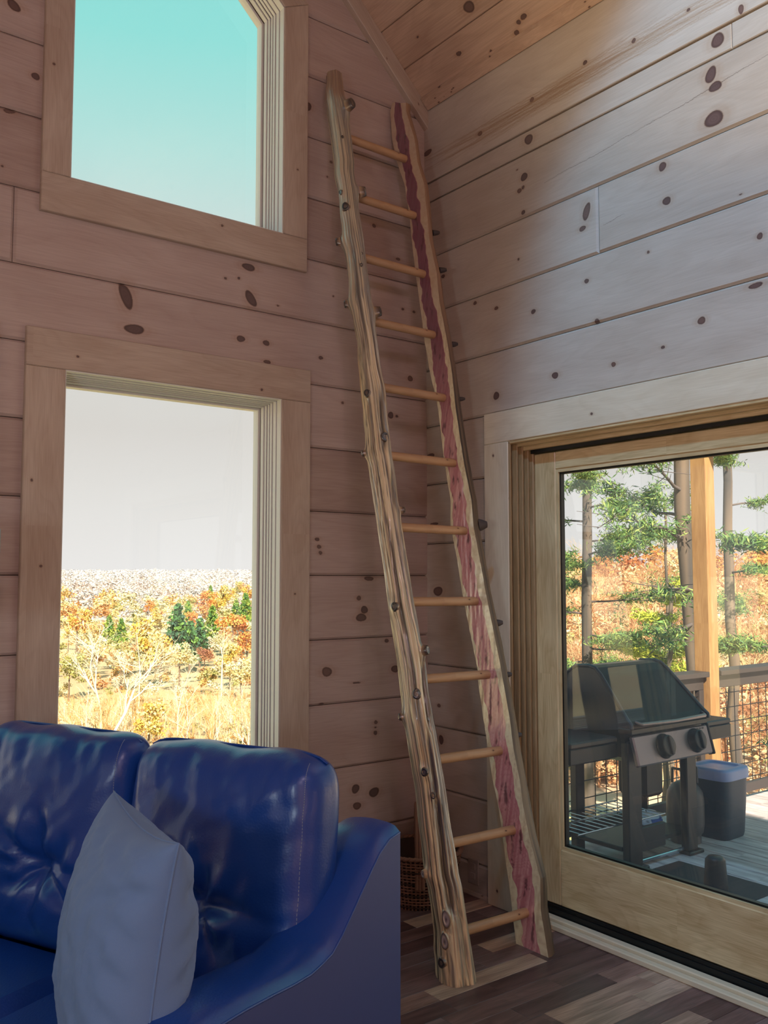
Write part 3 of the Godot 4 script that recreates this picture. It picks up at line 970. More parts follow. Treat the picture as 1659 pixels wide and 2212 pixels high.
# ------------------------------------------------------------------ the sliding door
func sliding_door() -> void:
	var d := structure("door_1", "sliding pine glass door to the deck")
	var put := func(called: String, lo: Vector3, hi: Vector3, m: Material, bev: float) -> void: part(called, box_mesh(lo, hi, bev), m, d)
	# casing on the wall
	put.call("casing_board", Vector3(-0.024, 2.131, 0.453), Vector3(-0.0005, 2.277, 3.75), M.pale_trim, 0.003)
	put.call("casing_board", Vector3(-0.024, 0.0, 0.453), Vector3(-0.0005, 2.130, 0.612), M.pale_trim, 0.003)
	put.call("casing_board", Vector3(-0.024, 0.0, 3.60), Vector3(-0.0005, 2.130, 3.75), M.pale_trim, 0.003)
	# stepped frame: jambs and head
	for s in [[-0.020, 0.606, 0.622, 0.004], [0.006, 0.600, 0.641, 0.008], [0.022, 0.600, 0.660, 0.012], [0.038, 0.600, 0.680, 0.018]]:
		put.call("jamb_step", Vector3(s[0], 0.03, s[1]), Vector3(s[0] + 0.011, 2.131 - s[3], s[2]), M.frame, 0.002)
	put.call("weather_strip", Vector3(-0.015, 0.03, 0.600), Vector3(0.05, 2.12, 0.6055), M.gasket, 0.0)
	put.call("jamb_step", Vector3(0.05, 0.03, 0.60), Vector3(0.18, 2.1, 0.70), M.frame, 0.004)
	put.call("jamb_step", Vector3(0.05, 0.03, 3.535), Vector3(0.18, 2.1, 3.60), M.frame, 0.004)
	put.call("head_step", Vector3(-0.02, 2.118, 0.60), Vector3(0.03, 2.131, 3.60), M.door, 0.003)
	put.call("head_step", Vector3(0.01, 2.104, 0.61), Vector3(0.06, 2.125, 3.60), M.door, 0.003)
	put.call("head_rail", Vector3(0.03, 2.085, 0.64), Vector3(0.19, 2.131, 3.60), M.door, 0.003)
	put.call("track", Vector3(0.045, 2.068, 0.69), Vector3(0.16, 2.086, 3.56), M.track, 0.001)
	# the sliding panel we look through, then the fixed one
	for q in [[0.06, 0.70, 2.13, 1], [0.115, 2.05, 3.53, 0]]:
		var x: float = q[0]
		var z0: float = q[1]
		var z1: float = q[2]
		var leaf := Node3D.new()
		leaf.name = "sliding_panel" if q[3] else "fixed_panel"
		d.add_child(leaf, true)
		var sub := func(called: String, lo: Vector3, hi: Vector3, m: Material, bev: float) -> void: part(called, box_mesh(lo, hi, bev), m, leaf)
		sub.call("stile", Vector3(x, 0.075, z0), Vector3(x + 0.045, 2.066, z0 + 0.125), M.door, 0.004)
		sub.call("stile", Vector3(x, 0.075, z1 - 0.125), Vector3(x + 0.045, 2.066, z1), M.door, 0.004)
		sub.call("top_rail", Vector3(x, 1.985, z0 + 0.1255), Vector3(x + 0.045, 2.066, z1 - 0.1255), M.door, 0.004)
		sub.call("bottom_rail", Vector3(x, 0.075, z0 + 0.1255), Vector3(x + 0.045, 0.315, z1 - 0.1255), M.door, 0.004)
		var b := MB.new()
		var p := rect(z0 + 0.125, 0.315, z1 - 0.125, 1.985)
		ring(b, p, 0.0, 0.014, Vector3(x, 0, 0), Vector3.BACK, Vector3.UP, Vector3.LEFT, -0.004, -0.04)
		part("glazing_bead", b.mesh(), M.door, leaf)
		b = MB.new()
		ring(b, p, 0.008, 0.022, Vector3(x, 0, 0), Vector3.BACK, Vector3.UP, Vector3.LEFT, -0.014, -0.036)
		part("gasket", b.mesh(), M.gasket, leaf)
		part("pane", box_mesh(Vector3(x + 0.032, 0.325, z0 + 0.135), Vector3(x + 0.035, 1.975, z1 - 0.135), 0.0), M.glass, leaf)
	# sill: black track, pale threshold
	put.call("threshold", Vector3(-0.026, 0.0, 0.612), Vector3(0.0045, 0.024, 3.60), M.sill, 0.004)
	put.call("threshold", Vector3(0.0085, 0.0, 0.612), Vector3(0.045, 0.036, 3.60), M.sill, 0.004)
	put.call("track", Vector3(0.05, -0.02, 0.60), Vector3(0.2, 0.058, 3.60), M.track, 0.002)
	put.call("track", Vector3(0.055, 0.05, 0.60), Vector3(0.075, 0.073, 3.60), M.track, 0.002)
	var base := structure("baseboard_right", "low pine base strip beside the door casing")
	part("base_strip", box_mesh(Vector3(-0.008, 0.0, 0.0), Vector3(-0.0005, 0.02, 0.452), 0.001), M.trim, base)

# ------------------------------------------------------------------ the ladder
# left rail: height, middle x, half width (mm); right rail: the flat face's edges and the heartwood's, as (height, z) pairs (mm)
const LEFT_RAIL := [[3921, -636, 40], [3787, -650, 49], [3599, -647, 49], [3451, -648, 48], [3363, -657, 47], [3291, -655, 44], [3135, -660, 47], [3041, -661, 50], [2949, -657, 47], [2857, -659, 49], [2742, -666, 52], [2675, -665, 48], [2544, -661, 45], [2411, -667, 48], [2305, -665, 55], [2156, -673, 53], [2041, -680, 56], [1950, -677, 54], [1789, -679, 50], [1592, -678, 52], [1400, -675, 54], [1213, -668, 56], [1121, -664, 59], [1030, -667, 58], [959, -668, 62], [851, -663, 62], [764, -660, 62], [676, -657, 61], [507, -661, 62], [367, -663, 64], [307, -657, 65], [177, -653, 66], [82, -657, 71], [0, -661, 76]]
const RIGHT_RAIL := [[3930, 37, 3925, 48, 3900, 106, 3883, 147], [3892, 15, 3877, 52, 3851, 113, 3836, 149], [3738, 32, 3721, 75, 3687, 161, 3666, 215], [3604, 71, 3587, 116, 3561, 186, 3542, 236], [3471, 131, 3467, 142, 3438, 225, 3417, 285], [3283, 174, 3280, 185, 3255, 262, 3240, 310], [3166, 188, 3161, 207, 3138, 283, 3125, 325], [2990, 218, 2982, 249, 2961, 324, 2947, 377], [2842, 248, 2838, 264, 2815, 355, 2805, 396], [2637, 285, 2628, 329, 2609, 420, 2603, 450], [2466, 328, 2460, 358, 2444, 448, 2438, 484], [2296, 382, 2295, 392, 2282, 477, 2278, 506], [2055, 422, 2054, 433, 2046, 513, 2041, 554], [1856, 467, 1855, 483, 1849, 565, 1846, 608], [1741, 466, 1740, 482, 1735, 579, 1734, 619], [1586, 509, 1586, 533, 1584, 617, 1584, 659], [1435, 542, 1435, 561, 1436, 647, 1437, 695], [1251, 595, 1252, 613, 1257, 713, 1259, 745], [1107, 638, 1108, 653, 1115, 749, 1118, 784], [1056, 641, 1058, 667, 1067, 765, 1070, 796], [888, 674, 892, 706, 904, 802, 908, 835], [756, 704, 760, 727, 773, 819, 779, 857], [626, 731, 628, 745, 648, 855, 654, 891], [532, 763, 533, 773, 553, 875, 560, 907], [405, 787, 410, 809, 431, 902, 440, 942], [312, 803, 317, 826, 345, 940, 353, 976], [250, 817, 258, 849, 287, 962, 295, 997], [126, 837, 137, 874, 163, 968, 172, 998], [0, 859, 0, 904, 0, 992, 0, 1036]]
# knots of the left rail: height (mm), degrees round the rail, radius (mm), kind (0 dark, 1 big dark stub, 2 stub to the right, 3 stub to the left, 4 pale stub, 5 long polished scar)
const RAIL_KNOTS := [[3714, 74, 25, 1], [3280, 40, 22, 2], [3268, 165, 11, 0], [3182, 144, 19, 0], [3040, -148, 17, 3], [2732, -148, 16, 3], [2672, 50, 21, 1], [2951, 95, 6, 0], [2891, 108, 8, 0], [2288, 156, 16, 0], [2085, 99, 20, 0], [2035, -160, 12, 3], [1772, 55, 12, 2], [1377, 158, 17, 0], [1192, 73, 17, 2], [1028, 126, 19, 0], [952, -157, 13, 3], [737, 142, 15, 0], [648, 125, 11, 0], [376, -173, 14, 4], [141, 153, 17, 5], [71, 167, 17, 0], [215, 140, 18, 5], [3548, 122, 7, 0], [930, 87, 7, 0]]
# dark seams along the left rail: bottom height, top height, degrees, width in degrees, depth
const FURROWS := [[0.20, 0.70, 113.0, 17.0, 0.34], [0.55, 0.95, 112.0, 13.0, 0.24], [0.86, 1.22, 92.0, 16.0, 0.26], [1.25, 1.75, 132.0, 8.0, 0.16], [2.0, 2.35, 104.0, 15.0, 0.26], [1.75, 2.0, 86.0, 14.0, 0.2], [2.45, 2.62, 150.0, 9.0, 0.2], [2.72, 2.86, 148.0, 9.0, 0.2], [2.9, 3.06, 156.0, 8.0, 0.15], [0.9, 1.35, 150.0, 6.0, 0.12], [3.1, 3.5, 92.0, 7.0, 0.12], [2.2, 2.7, 80.0, 8.0, 0.14], [0.0, 0.45, 98.0, 7.0, 0.12], [1.4, 2.1, 168.0, 5.0, 0.08]]

func ladder() -> void:
	var t := thing("ladder", "tall rustic twelve-rung cedar pole ladder leaning on the gable wall between window and deck door", "ladder", Vector3(-0.45, 0, 0.95))
	var o := t.position
	var K := 0.2247
	var ax := Vector3(0, 1, -K).normalized()
	var ez := Vector3.RIGHT.cross(ax)
	var fn := FastNoiseLite.new()
	fn.noise_type = FastNoiseLite.TYPE_SIMPLEX_SMOOTH
	fn.seed = 3
	fn.frequency = 1.0
	fn.fractal_octaves = 3
	var table := LEFT_RAIL.duplicate()
	table.reverse()
	var at_height := func(y: float) -> Vector3:     # centre x, half width
		for i in table.size() - 1:
			var a: Array = table[i]
			var b: Array = table[i + 1]
			if y * 1000.0 <= b[0] or i == table.size() - 2:
				var f := clampf((y * 1000.0 - a[0]) / (b[0] - a[0]), 0.0, 1.0)
				f = f * f * (3.0 - 2.0 * f)
				return Vector3(lerpf(a[1], b[1], f) / 1000.0, lerpf(a[2], b[2], f) / 1000.0, 0)
		return Vector3(-0.66, 0.05, 0)
	# surface of the left rail at a height and an angle: point and colour
	var seg := 120
	var nr := 620
	var rows := []
	var cols := []
	var cream := Color(0.95, 0.80, 0.52)
	var tan_ := Color(0.62, 0.43, 0.24)
	var grey := Color(0.24, 0.205, 0.17)
	var black := Color(0.055, 0.042, 0.034)
	var r_at := func(y: float, deg: float) -> Vector2:      # radius, darkness 0..1
		var h: Vector3 = at_height.call(y)
		var a := deg_to_rad(deg)
		var tw := deg + 22.0 * sin(y * 1.3 + 0.5)
		var n1 := fn.get_noise_3d(cos(a) * 1.2 + 5.0, sin(a) * 1.2, y * 1.7)
		var n2 := fn.get_noise_3d(cos(deg_to_rad(tw)) * 4.5, sin(deg_to_rad(tw)) * 4.5 + 9.0, y * 0.55)
		var n3 := fn.get_noise_3d(cos(deg_to_rad(tw)) * 12.0, sin(deg_to_rad(tw)) * 12.0 - 7.0, y * 1.1)
		var d := 0.0
		for f in FURROWS:
			var c: float = f[2] + 7.0 * sin(y * 6.0 + f[2])
			var along: float = smoothstep(f[0], f[0] + 0.07, y) * (1.0 - smoothstep(f[1] - 0.12, f[1], y))
			var off: float = absf(wrapf(deg - c, -180.0, 180.0)) / f[3]
			d = maxf(d, along * exp(-off * off * 2.2) * clampf(f[4] * 3.4, 0.0, 1.0))
		var r: float = h.y * (1.0 + 0.13 * n1 + 0.12 * n2 + 0.025 * n3 - 0.30 * d)
		for q in RAIL_KNOTS:
			var dy: float = (y - q[0] / 1000.0) / (q[2] / 1000.0 * (2.3 if y < q[0] / 1000.0 else 1.7))
			if absf(dy) > 2.5: continue
			var da: float = deg_to_rad(wrapf(deg - q[1], -180.0, 180.0)) * h.y / (q[2] / 1000.0 * 1.25)
			r += q[2] / 1000.0 * (0.55 if q[3] in [0, 5] else 1.0) * exp(-dy * dy * 1.1 - da * da * 1.1)
		return Vector2(r, maxf(d, smoothstep(-0.10, -0.38, n2 + n3 * 0.5) * 0.75))
	for i in nr:
		var y := 3.925 * i / (nr - 1.0)
		var h: Vector3 = at_height.call(y)
		var ctr := Vector3(h.x, y, 0.955 - K * y)
		var row := PackedVector3Array()
		var cr := PackedColorArray()
		for k in seg:
			var deg := 360.0 * k / seg
			var rd: Vector2 = r_at.call(y, deg)
			var p := Vector2(cos(deg_to_rad(deg)), sin(deg_to_rad(deg))) * rd.x
			p.x = minf(p.x, h.y * 0.55)           # the sawn inner face
			var off := ez * p.y
			if y < 0.3: off.y *= y / 0.3          # the foot is cut level
			row.append(ctr + Vector3.RIGHT * p.x + off - o)
			var m := fn.get_noise_3d(cos(deg_to_rad(deg)) * 7.0 + 31.0, sin(deg_to_rad(deg)) * 7.0, y * 0.8)
			var m2 := fn.get_noise_3d(cos(deg_to_rad(deg)) * 2.0 + 3.0, sin(deg_to_rad(deg)) * 2.0, y * 0.9 + 20.0)
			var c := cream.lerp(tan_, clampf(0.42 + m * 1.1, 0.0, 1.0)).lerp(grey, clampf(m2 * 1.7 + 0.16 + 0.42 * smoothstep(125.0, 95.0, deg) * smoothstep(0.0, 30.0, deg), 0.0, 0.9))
			c = c.lerp(black, clampf(rd.y * 1.15, 0.0, 0.95))
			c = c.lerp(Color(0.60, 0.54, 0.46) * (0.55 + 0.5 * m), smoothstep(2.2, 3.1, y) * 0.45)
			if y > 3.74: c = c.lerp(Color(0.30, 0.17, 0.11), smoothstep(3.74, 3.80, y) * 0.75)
			cr.append(c)
		rows.append(row)
		cols.append(cr)
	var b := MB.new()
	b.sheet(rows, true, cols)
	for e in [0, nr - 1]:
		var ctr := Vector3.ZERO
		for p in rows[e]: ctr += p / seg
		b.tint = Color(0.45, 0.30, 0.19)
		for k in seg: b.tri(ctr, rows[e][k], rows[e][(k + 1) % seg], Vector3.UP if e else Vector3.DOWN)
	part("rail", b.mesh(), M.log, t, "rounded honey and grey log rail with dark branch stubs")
	# branch stubs and knots
	for q in RAIL_KNOTS:
		var y: float = q[0] / 1000.0
		var h: Vector3 = at_height.call(y)
		var a := deg_to_rad(q[1])
		var dir := (Vector3.RIGHT * cos(a) + ez * sin(a)).normalized()
		var rr: float = q[2] / 1000.0
		var rd: Vector2 = r_at.call(y, float(q[1]))
		var base := Vector3(h.x, y, 0.955 - K * y) - o + dir * (rd.x - rr * 0.25)
		var long: float = [0.35, 0.9, 0.8, 0.75, 0.5, 0.12][q[3]]
		var tall: float = 2.0 if q[3] == 5 else 1.25
		var side := ax.cross(dir).normalized()
		var kb := MB.new()
		var dark := Color(0.035, 0.028, 0.028)
		var prof := [[1.12, -0.2], [0.98, 0.2 + long * 0.5], [0.86, 0.25 + long], [0.62, 0.28 + long], [0.5, 0.16 + long], [0.28, 0.2 + long], [0.01, 0.2 + long]]
		var kc := [Color(0.45, 0.30, 0.17), Color(0.13, 0.085, 0.06), dark, dark, dark, Color(0.16, 0.11, 0.09), Color(0.10, 0.07, 0.06)]
		if q[3] == 4 or q[3] == 5: kc = [Color(0.6, 0.42, 0.24), Color(0.5, 0.35, 0.2), Color(0.09, 0.06, 0.05) if q[3] == 5 else Color(0.35, 0.24, 0.15), Color(0.42, 0.36, 0.34), Color(0.55, 0.48, 0.46), Color(0.34, 0.28, 0.28), Color(0.1, 0.07, 0.07)]
		var kr := []
		var kcol := []
		for i in prof.size():
			var row := PackedVector3Array()
			var cc := PackedColorArray()
			for k in 18:
				var g := TAU * k / 18.0
				var wob := 1.0 + 0.05 * sin(g * 3.0 + q[0])
				row.append(base + (side * cos(g) + ax * sin(g) * tall) * rr * prof[i][0] * 0.95 * wob + dir * rr * prof[i][1])
				cc.append(kc[i])
			kr.append(row)
			kcol.append(cc)
		kb.sheet(kr, true, kcol, [], dir)
		part("knot", kb.mesh(), M.log, t)
	# ---- right rail: flat sawn face with red heartwood, rounded bark side away from it
	var table2 := RIGHT_RAIL.duplicate()
	table2.reverse()
	var nr2 := 520
	var rows2 := []
	var cols2 := []
	var sap := Color(0.92, 0.82, 0.56)
	var heart := Color(0.56, 0.20, 0.225)
	var pink := Color(0.80, 0.42, 0.40)
	var purple := Color(0.17, 0.045, 0.085)
	for i in nr2:
		var f: float = float(i) / (nr2 - 1.0) * (table2.size() - 1)
		var k0 := mini(int(f), table2.size() - 2)
		var fr: float = f - k0
		var e := []
		for j in 8: e.append(lerpf(table2[k0][j], table2[k0 + 1][j], fr) / 1000.0)
		var y: float = e[0]
		var row := PackedVector3Array()
		var cr := PackedColorArray()
		var wob := fn.get_noise_2d(y * 9.0, 3.0) * 0.017
		var wob2 := fn.get_noise_2d(y * 8.0, 33.0) * 0.017
		var P := []
		for j in 4: P.append(Vector3(-0.25, e[j * 2], e[j * 2 + 1]))
		P[1].z += wob
		P[2].z += wob2
		var across := []
		for j in 4: across.append([P[0].lerp(P[1], j / 3.0), 0])
		for j in 15: across.append([P[1].lerp(P[2], (j + 0.02) / 14.04), 1])
		for j in 4: across.append([P[2].lerp(P[3], (j + 0.06) / 3.06), 0])
		for j in across.size():
			var p: Vector3 = across[j][0]
			row.append(p + Vector3(-0.0015 * fn.get_noise_2d(p.z * 40.0, y * 3.0), 0, 0) - o)
			var m := fn.get_noise_2d(p.z * 60.0 - y * 12.0, y * 2.2)
			if across[j][1]:
				var c := heart.lerp(pink, clampf(0.35 + m * 1.3, 0.0, 1.0)).lerp(purple, clampf((y - 1.9) / 0.9, 0.0, 0.88))
				var blot := fn.get_noise_2d(p.z * 26.0 + 70.0, y * 6.5)
				c = c.lerp(Color(0.10, 0.03, 0.04), smoothstep(0.30, 0.52, blot) * 0.85)
				if j == 4 or j == 18: c = c.lerp(heart, 0.5)
				cr.append(c)
			else:
				var c2 := sap.lerp(Color(0.60, 0.42, 0.25), clampf(0.25 + m * 0.9, 0.0, 1.0))
				if y > 2.4: c2 = c2.lerp(Color(0.55, 0.36, 0.26), clampf((y - 2.4) / 0.8, 0.0, 0.7))
				cr.append(c2)
		# round the back
		var w: Vector3 = P[3] - P[0]
		var mid: Vector3 = (P[0] + P[3]) / 2.0
		for j in range(1, 26):
			var a := PI * j / 26.0
			var lump := 1.0 + 0.16 * fn.get_noise_3d(cos(a) * 2.0, sin(a) * 2.0 + 40.0, y * 1.6) + 0.07 * fn.get_noise_3d(cos(a) * 9.0, sin(a) * 9.0, y * 1.2)
			var dep := lerpf(0.088, 0.058, y / 3.9)
			row.append(mid + w * 0.5 * cos(a) * (lump * 0.35 + 0.65) + Vector3(dep * sin(a) * lump, 0, 0) - o)
			var m3 := fn.get_noise_3d(cos(a) * 8.0, sin(a) * 8.0 + 11.0, y * 0.9)
			cr.append(Color(0.215, 0.14, 0.085).lerp(Color(0.08, 0.055, 0.04), clampf(0.5 + m3 * 1.6, 0.0, 1.0)).lerp(Color(0.45, 0.26, 0.16), clampf((y - 2.3) / 0.9, 0.0, 0.7)))
		rows2.append(row)
		cols2.append(cr)
	# split the ring into the face and the bark so the corner between them stays crisp
	var fb := MB.new()
	var bark := MB.new()
	var fr_rows := []
	var fr_cols := []
	var br := []
	var bc := []
	for i in nr2:
		fr_rows.append(rows2[i].slice(0, 23))
		fr_cols.append(cols2[i].slice(0, 23))
		var rr2: PackedVector3Array = rows2[i].slice(22)
		rr2.append(rows2[i][0])
		br.append(rr2)
		var cc2: PackedColorArray = cols2[i].slice(22)
		cc2[0] = cc2[1]
		cc2.append(cc2[-1])
		bc.append(cc2)
	fb.sheet(fr_rows, false, fr_cols, [], Vector3.LEFT)
	bark.sheet(br, false, bc, [], Vector3(0.8, 0, 0.4))
	for e in [0, nr2 - 1]:
		var ctr := Vector3.ZERO
		var ns: int = rows2[e].size()
		for p in rows2[e]: ctr += p / ns
		bark.tint = Color(0.55, 0.36, 0.25)
		for k in ns: bark.tri(ctr, rows2[e][k], rows2[e][(k + 1) % ns], Vector3.UP if e else Vector3.DOWN)
	var rail2 := part("rail", bark.mesh(), M.log_bark, t, "half-round split log rail, brown outside")
	part("sawn_face", fb.mesh(), M.log, rail2, "flat sawn face with red heartwood between cream sapwood edges")
	# a few stubs on its bark side
	for q in [[1.735, 0.59, 0.021], [1.30, 0.695, 0.012], [2.98, 0.338, 0.010], [2.60, 0.415, 0.010], [2.33, 0.465, 0.008], [1.08, 0.75, 0.010], [0.83, 0.805, 0.010], [3.18, 0.288, 0.010]]:
		var kb := MB.new()
		var base := Vector3(-0.197, q[0], q[1]) - o
		var dirk := Vector3(0.85, 0.1, 0.5).normalized()
		kb.tint = Color(0.07, 0.05, 0.045)
		tube(kb, [base, base + dirk * 0.022, base + dirk * (0.026 + q[2] * 0.8)], [q[2] * 1.5, q[2] * 1.15, q[2] * 0.7], 14)
		part("knot", kb.mesh(), M.log_bark, t)
	# ---- rungs
	for i in 12:
		var y := 0.140 + i * 0.3138
		var z := 0.955 - K * y - 0.008
		var xl: float = at_height.call(y + 0.01).x
		var pts := []
		var rad := []
		for j in 11:
			var s := j / 10.0
			pts.append(Vector3(lerpf(xl, -0.215, s), y + 0.005 * (1.0 - s), z) - o)
			rad.append(0.0195 * (1.0 - 0.16 * smoothstep(0.9, 1.0, absf(s * 2.0 - 1.0))))
		var rb := MB.new()
		tube(rb, pts, rad, 18)
		for k in rb.uv.size(): rb.uv[k] = Vector2(rb.v[k].x, atan2(rb.v[k].y - pts[0].y, rb.v[k].z - pts[0].z) * 0.02)
		part("rung", rb.mesh(), M.rung, t)

# ------------------------------------------------------------------ the sofa
func cushion_mesh(w: float, h: float, tf: float, tb: float, tufts: Array, seed_: int, wrinkle: float, crisp := 7.0) -> ArrayMesh:
	var fn := FastNoiseLite.new()
	fn.seed = seed_
	fn.frequency = 1.0
	fn.fractal_octaves = 2
	var b := MB.new()
	var N := 110
	stitch_line = []
	for side in [1.0, -1.0]:
		var rows := []
		for j in N + 1:
			var row := PackedVector3Array()
			for i in N + 1:
				var u := -cos(PI * i / N)
				var v := -cos(PI * j / N)
				u = signf(u) * pow(absf(u), 0.8)
				v = signf(v) * pow(absf(v), 0.8)
				var prof := pow(maxf(0.0, 1.0 - pow(absf(u), crisp)), 0.5) * pow(maxf(0.0, 1.0 - pow(absf(v), crisp)), 0.5)
				var dome := 0.72 + 0.28 * (1.0 - u * u) * (1.0 - v * v)
				var x := u * w * 0.5 * (1.0 - 0.075 * pow(absf(v), 9.0))
				var y := h * 0.5 + v * h * 0.5 * (1.0 - 0.075 * pow(absf(u), 9.0))
				y += 0.004 * sin(u * 7.0 + seed_) * smoothstep(0.7, 1.0, v)
				var z: float = (tf if side > 0.0 else tb) * prof * dome * side
				if side > 0.0:
					var dz := 0.0
					for t in tufts:
						var dx: float = x - t[0]
						var dy: float = y - t[1]
						var r := sqrt(dx * dx + dy * dy)
						var a := atan2(dy, dx)
						dz -= 0.050 * exp(-pow(r / 0.055, 2.0)) + 0.028 * exp(-pow(r / 0.15, 2.0))
						dz += 0.013 * sin(a * 6.0 + seed_ + 2.0 * fn.get_noise_2d(x * 5.0, y * 5.0)) * exp(-pow((r - 0.095) / 0.08, 2.0))
						dz -= 0.020 * exp(-pow(dy / 0.022, 2.0)) * exp(-pow(dx / (w * 0.34), 2.0)) * smoothstep(0.02, 0.10, r)
					# gathers hanging from the top seam, and small slack wrinkles
					var top := smoothstep(0.25, 0.95, v)
					dz += wrinkle * top * fn.get_noise_2d(x * 8.0 + y * 2.0, y * 1.6 + 5.0)
					dz += wrinkle * 0.45 * fn.get_noise_2d(x * 6.0 - y * 4.0, y * 6.0 + 50.0)
					z += dz * prof
				row.append(Vector3(x, y, z))
			if side > 0.0: stitch_line.append(row[91])
			rows.append(row)
		b.sheet(rows, false, [], [], Vector3(0, 0, side))
	return b.mesh()

var stitch_line := []

func sofa() -> void:
	# local x to the viewer's right along the seat, local z out of the front
	var t := thing("sofa", "navy blue leather loveseat with tufted back cushions before the lower window", "sofa", Vector3(-1.395, 0, 1.545), atan2(-0.914, 0.405))
	var Ln := 1.66
	# arms: a swooping profile, extruded
	var prof := [[0.0, 0.80], [0.06, 0.795], [0.115, 0.772], [0.165, 0.735], [0.215, 0.695], [0.265, 0.655], [0.31, 0.620], [0.355, 0.592], [0.40, 0.583], [0.45, 0.577], [0.52, 0.580], [0.60, 0.588], [0.70, 0.596], [0.80, 0.600], [0.88, 0.594], [0.93, 0.555], [0.955, 0.515]]
	for s in [0, 1]:
		var x1 := 0.0 if s == 0 else -Ln + 0.195
		var x0 := x1 - 0.195
		var arm := Node3D.new()
		arm.name = "arm"
		t.add_child(arm, true)
		var b := MB.new()
		var rows := []
		for p in prof:
			var row := PackedVector3Array()
			for k in 13:
				var u := k / 12.0
				var drop := 0.016 * pow(absf(u * 2.0 - 1.0), 9.0)
				row.append(Vector3(lerpf(x0, x1, u), p[1] - drop + 0.012 * sin(PI * u), p[0]))
			rows.append(row)
		b.sheet(rows, false, [], [], Vector3.UP)
		# inner face and front
		var low := 0.10
		for i in prof.size() - 1:
			b.quad(Vector3(x0, low, prof[i][0]), Vector3(x0, low, prof[i + 1][0]), Vector3(x0, prof[i + 1][1] - 0.016, prof[i + 1][0]), Vector3(x0, prof[i][1] - 0.016, prof[i][0]), Vector3.LEFT)
		b.quad(Vector3(x0, low, 0.955), Vector3(x1, low, 0.955), Vector3(x1, 0.515, 0.955), Vector3(x0, 0.515, 0.955), Vector3.BACK)
		part("arm_top", b.mesh(), M.leather, arm)
		b = MB.new()
		for i in prof.size() - 1:
			b.quad(Vector3(x1, low, prof[i][0]), Vector3(x1, low, prof[i + 1][0]), Vector3(x1, prof[i + 1][1] - 0.016, prof[i + 1][0]), Vector3(x1, prof[i][1] - 0.016, prof[i][0]), Vector3.RIGHT)
		b.quad(Vector3(x0, low, 0.0), Vector3(x1, low, 0.0), Vector3(x1, 0.784, 0.0), Vector3(x0, 0.784, 0.0), Vector3.FORWARD)
		part("side_panel", b.mesh(), M.leather_side, arm, "side panel with shade painted in as dull purple")
		b = MB.new()
		var pts := []
		var rad := []
		for p in prof:
			pts.append(Vector3(x1 - 0.0025, p[1] - 0.017, p[0]))
			rad.append(0.0035)
		tube(b, pts, rad, 8)
		part("piping", b.mesh(), M.leather, arm)
		# stitches along the seam
		b = MB.new()
		for i in prof.size() - 1:
			var A := Vector3(x1 - 0.014, prof[i][1] - 0.0075, prof[i][0])
			var B := Vector3(x1 - 0.014, prof[i + 1][1] - 0.0075, prof[i + 1][0])
			var n := int(A.distance_to(B) / 0.0085)
			for k in n:
				var p := A.lerp(B, (k + 0.2) / n)
				var q := A.lerp(B, (k + 0.75) / n)
				tube(b, [p, q], [0.0011, 0.0011], 5)
		part("stitching", b.mesh(), M.thread, arm)
	# frame: back, base, feet
	var fb := MB.new()
	cbox(fb, Vector3(-Ln + 0.19, 0.10, 0.005), Vector3(-0.19, 0.80, 0.16), 0.03)
	part("back_frame", fb.mesh(), M.leather, t)
	part("base_frame", box_mesh(Vector3(-Ln + 0.19, 0.10, 0.16), Vector3(-0.19, 0.204, 0.93), 0.02), M.leather, t)
	for p in [[-0.07, 0.06], [-0.07, 0.90], [-Ln + 0.07, 0.06], [-Ln + 0.07, 0.90]]:
		var b := MB.new()
		lathe(b, [[0.0, 0.1], [0.03, 0.1], [0.022, 0.0], [0.0, 0.0]], Vector3(p[0], 0, p[1]), 14)
		part("foot", b.mesh(), M.bronze, t)
	# seat cushions
	var cw := 0.628
	for i in 2:
		var seat := MB.new()
		var x := -0.20 - cw * i
		cbox(seat, Vector3(x - cw + 0.004, 0.205, 0.30), Vector3(x - 0.004, 0.385, 0.97), 0.045)
		part("seat_cushion", seat.mesh(), M.leather, t)
	# back cushions, leaning back a little
	var spots := [[-0.085 - 0.335, 0.67, [[-0.035, 0.245]], 4], [-0.085 - 0.335 - 0.672, 0.672, [[0.03, 0.255]], 8]]
	for i in 2:
		var s: Array = spots[i]
		var m := cushion_mesh(s[1], 0.665, 0.15, 0.10, s[2], s[3], 0.012, 9.0)
		var c := part("back_cushion", m, M.leather, t)
		c.position = Vector3(s[0], 0.362, 0.262)
		c.rotation.x = -0.10
		# top seam and side seam of the front panel
		var b := MB.new()
		var hw: float = s[1] / 2.0
		var pts := []
		var rad := []
		for k in 25:
			var u := lerpf(-0.93, 0.93, k / 24.0)
			pts.append(Vector3(u * hw, 0.6635 - 0.046 * pow(absf(u), 9.0), 0.012))
			rad.append(0.0035)
		tube(b, pts, rad, 6)
		part("seam", b.mesh(), M.leather, c)
		b = MB.new()
		for k in range(8, stitch_line.size() - 12):
			var p: Vector3 = stitch_line[k]
			var q: Vector3 = stitch_line[k + 1]
			var n := maxi(1, int(p.distance_to(q) / 0.008))
			for j in n: tube(b, [p.lerp(q, (j + 0.15) / n), p.lerp(q, (j + 0.8) / n)], [0.0010, 0.0010], 5)
		part("stitching", b.mesh(), M.thread, c)
	throw_pillow(t)

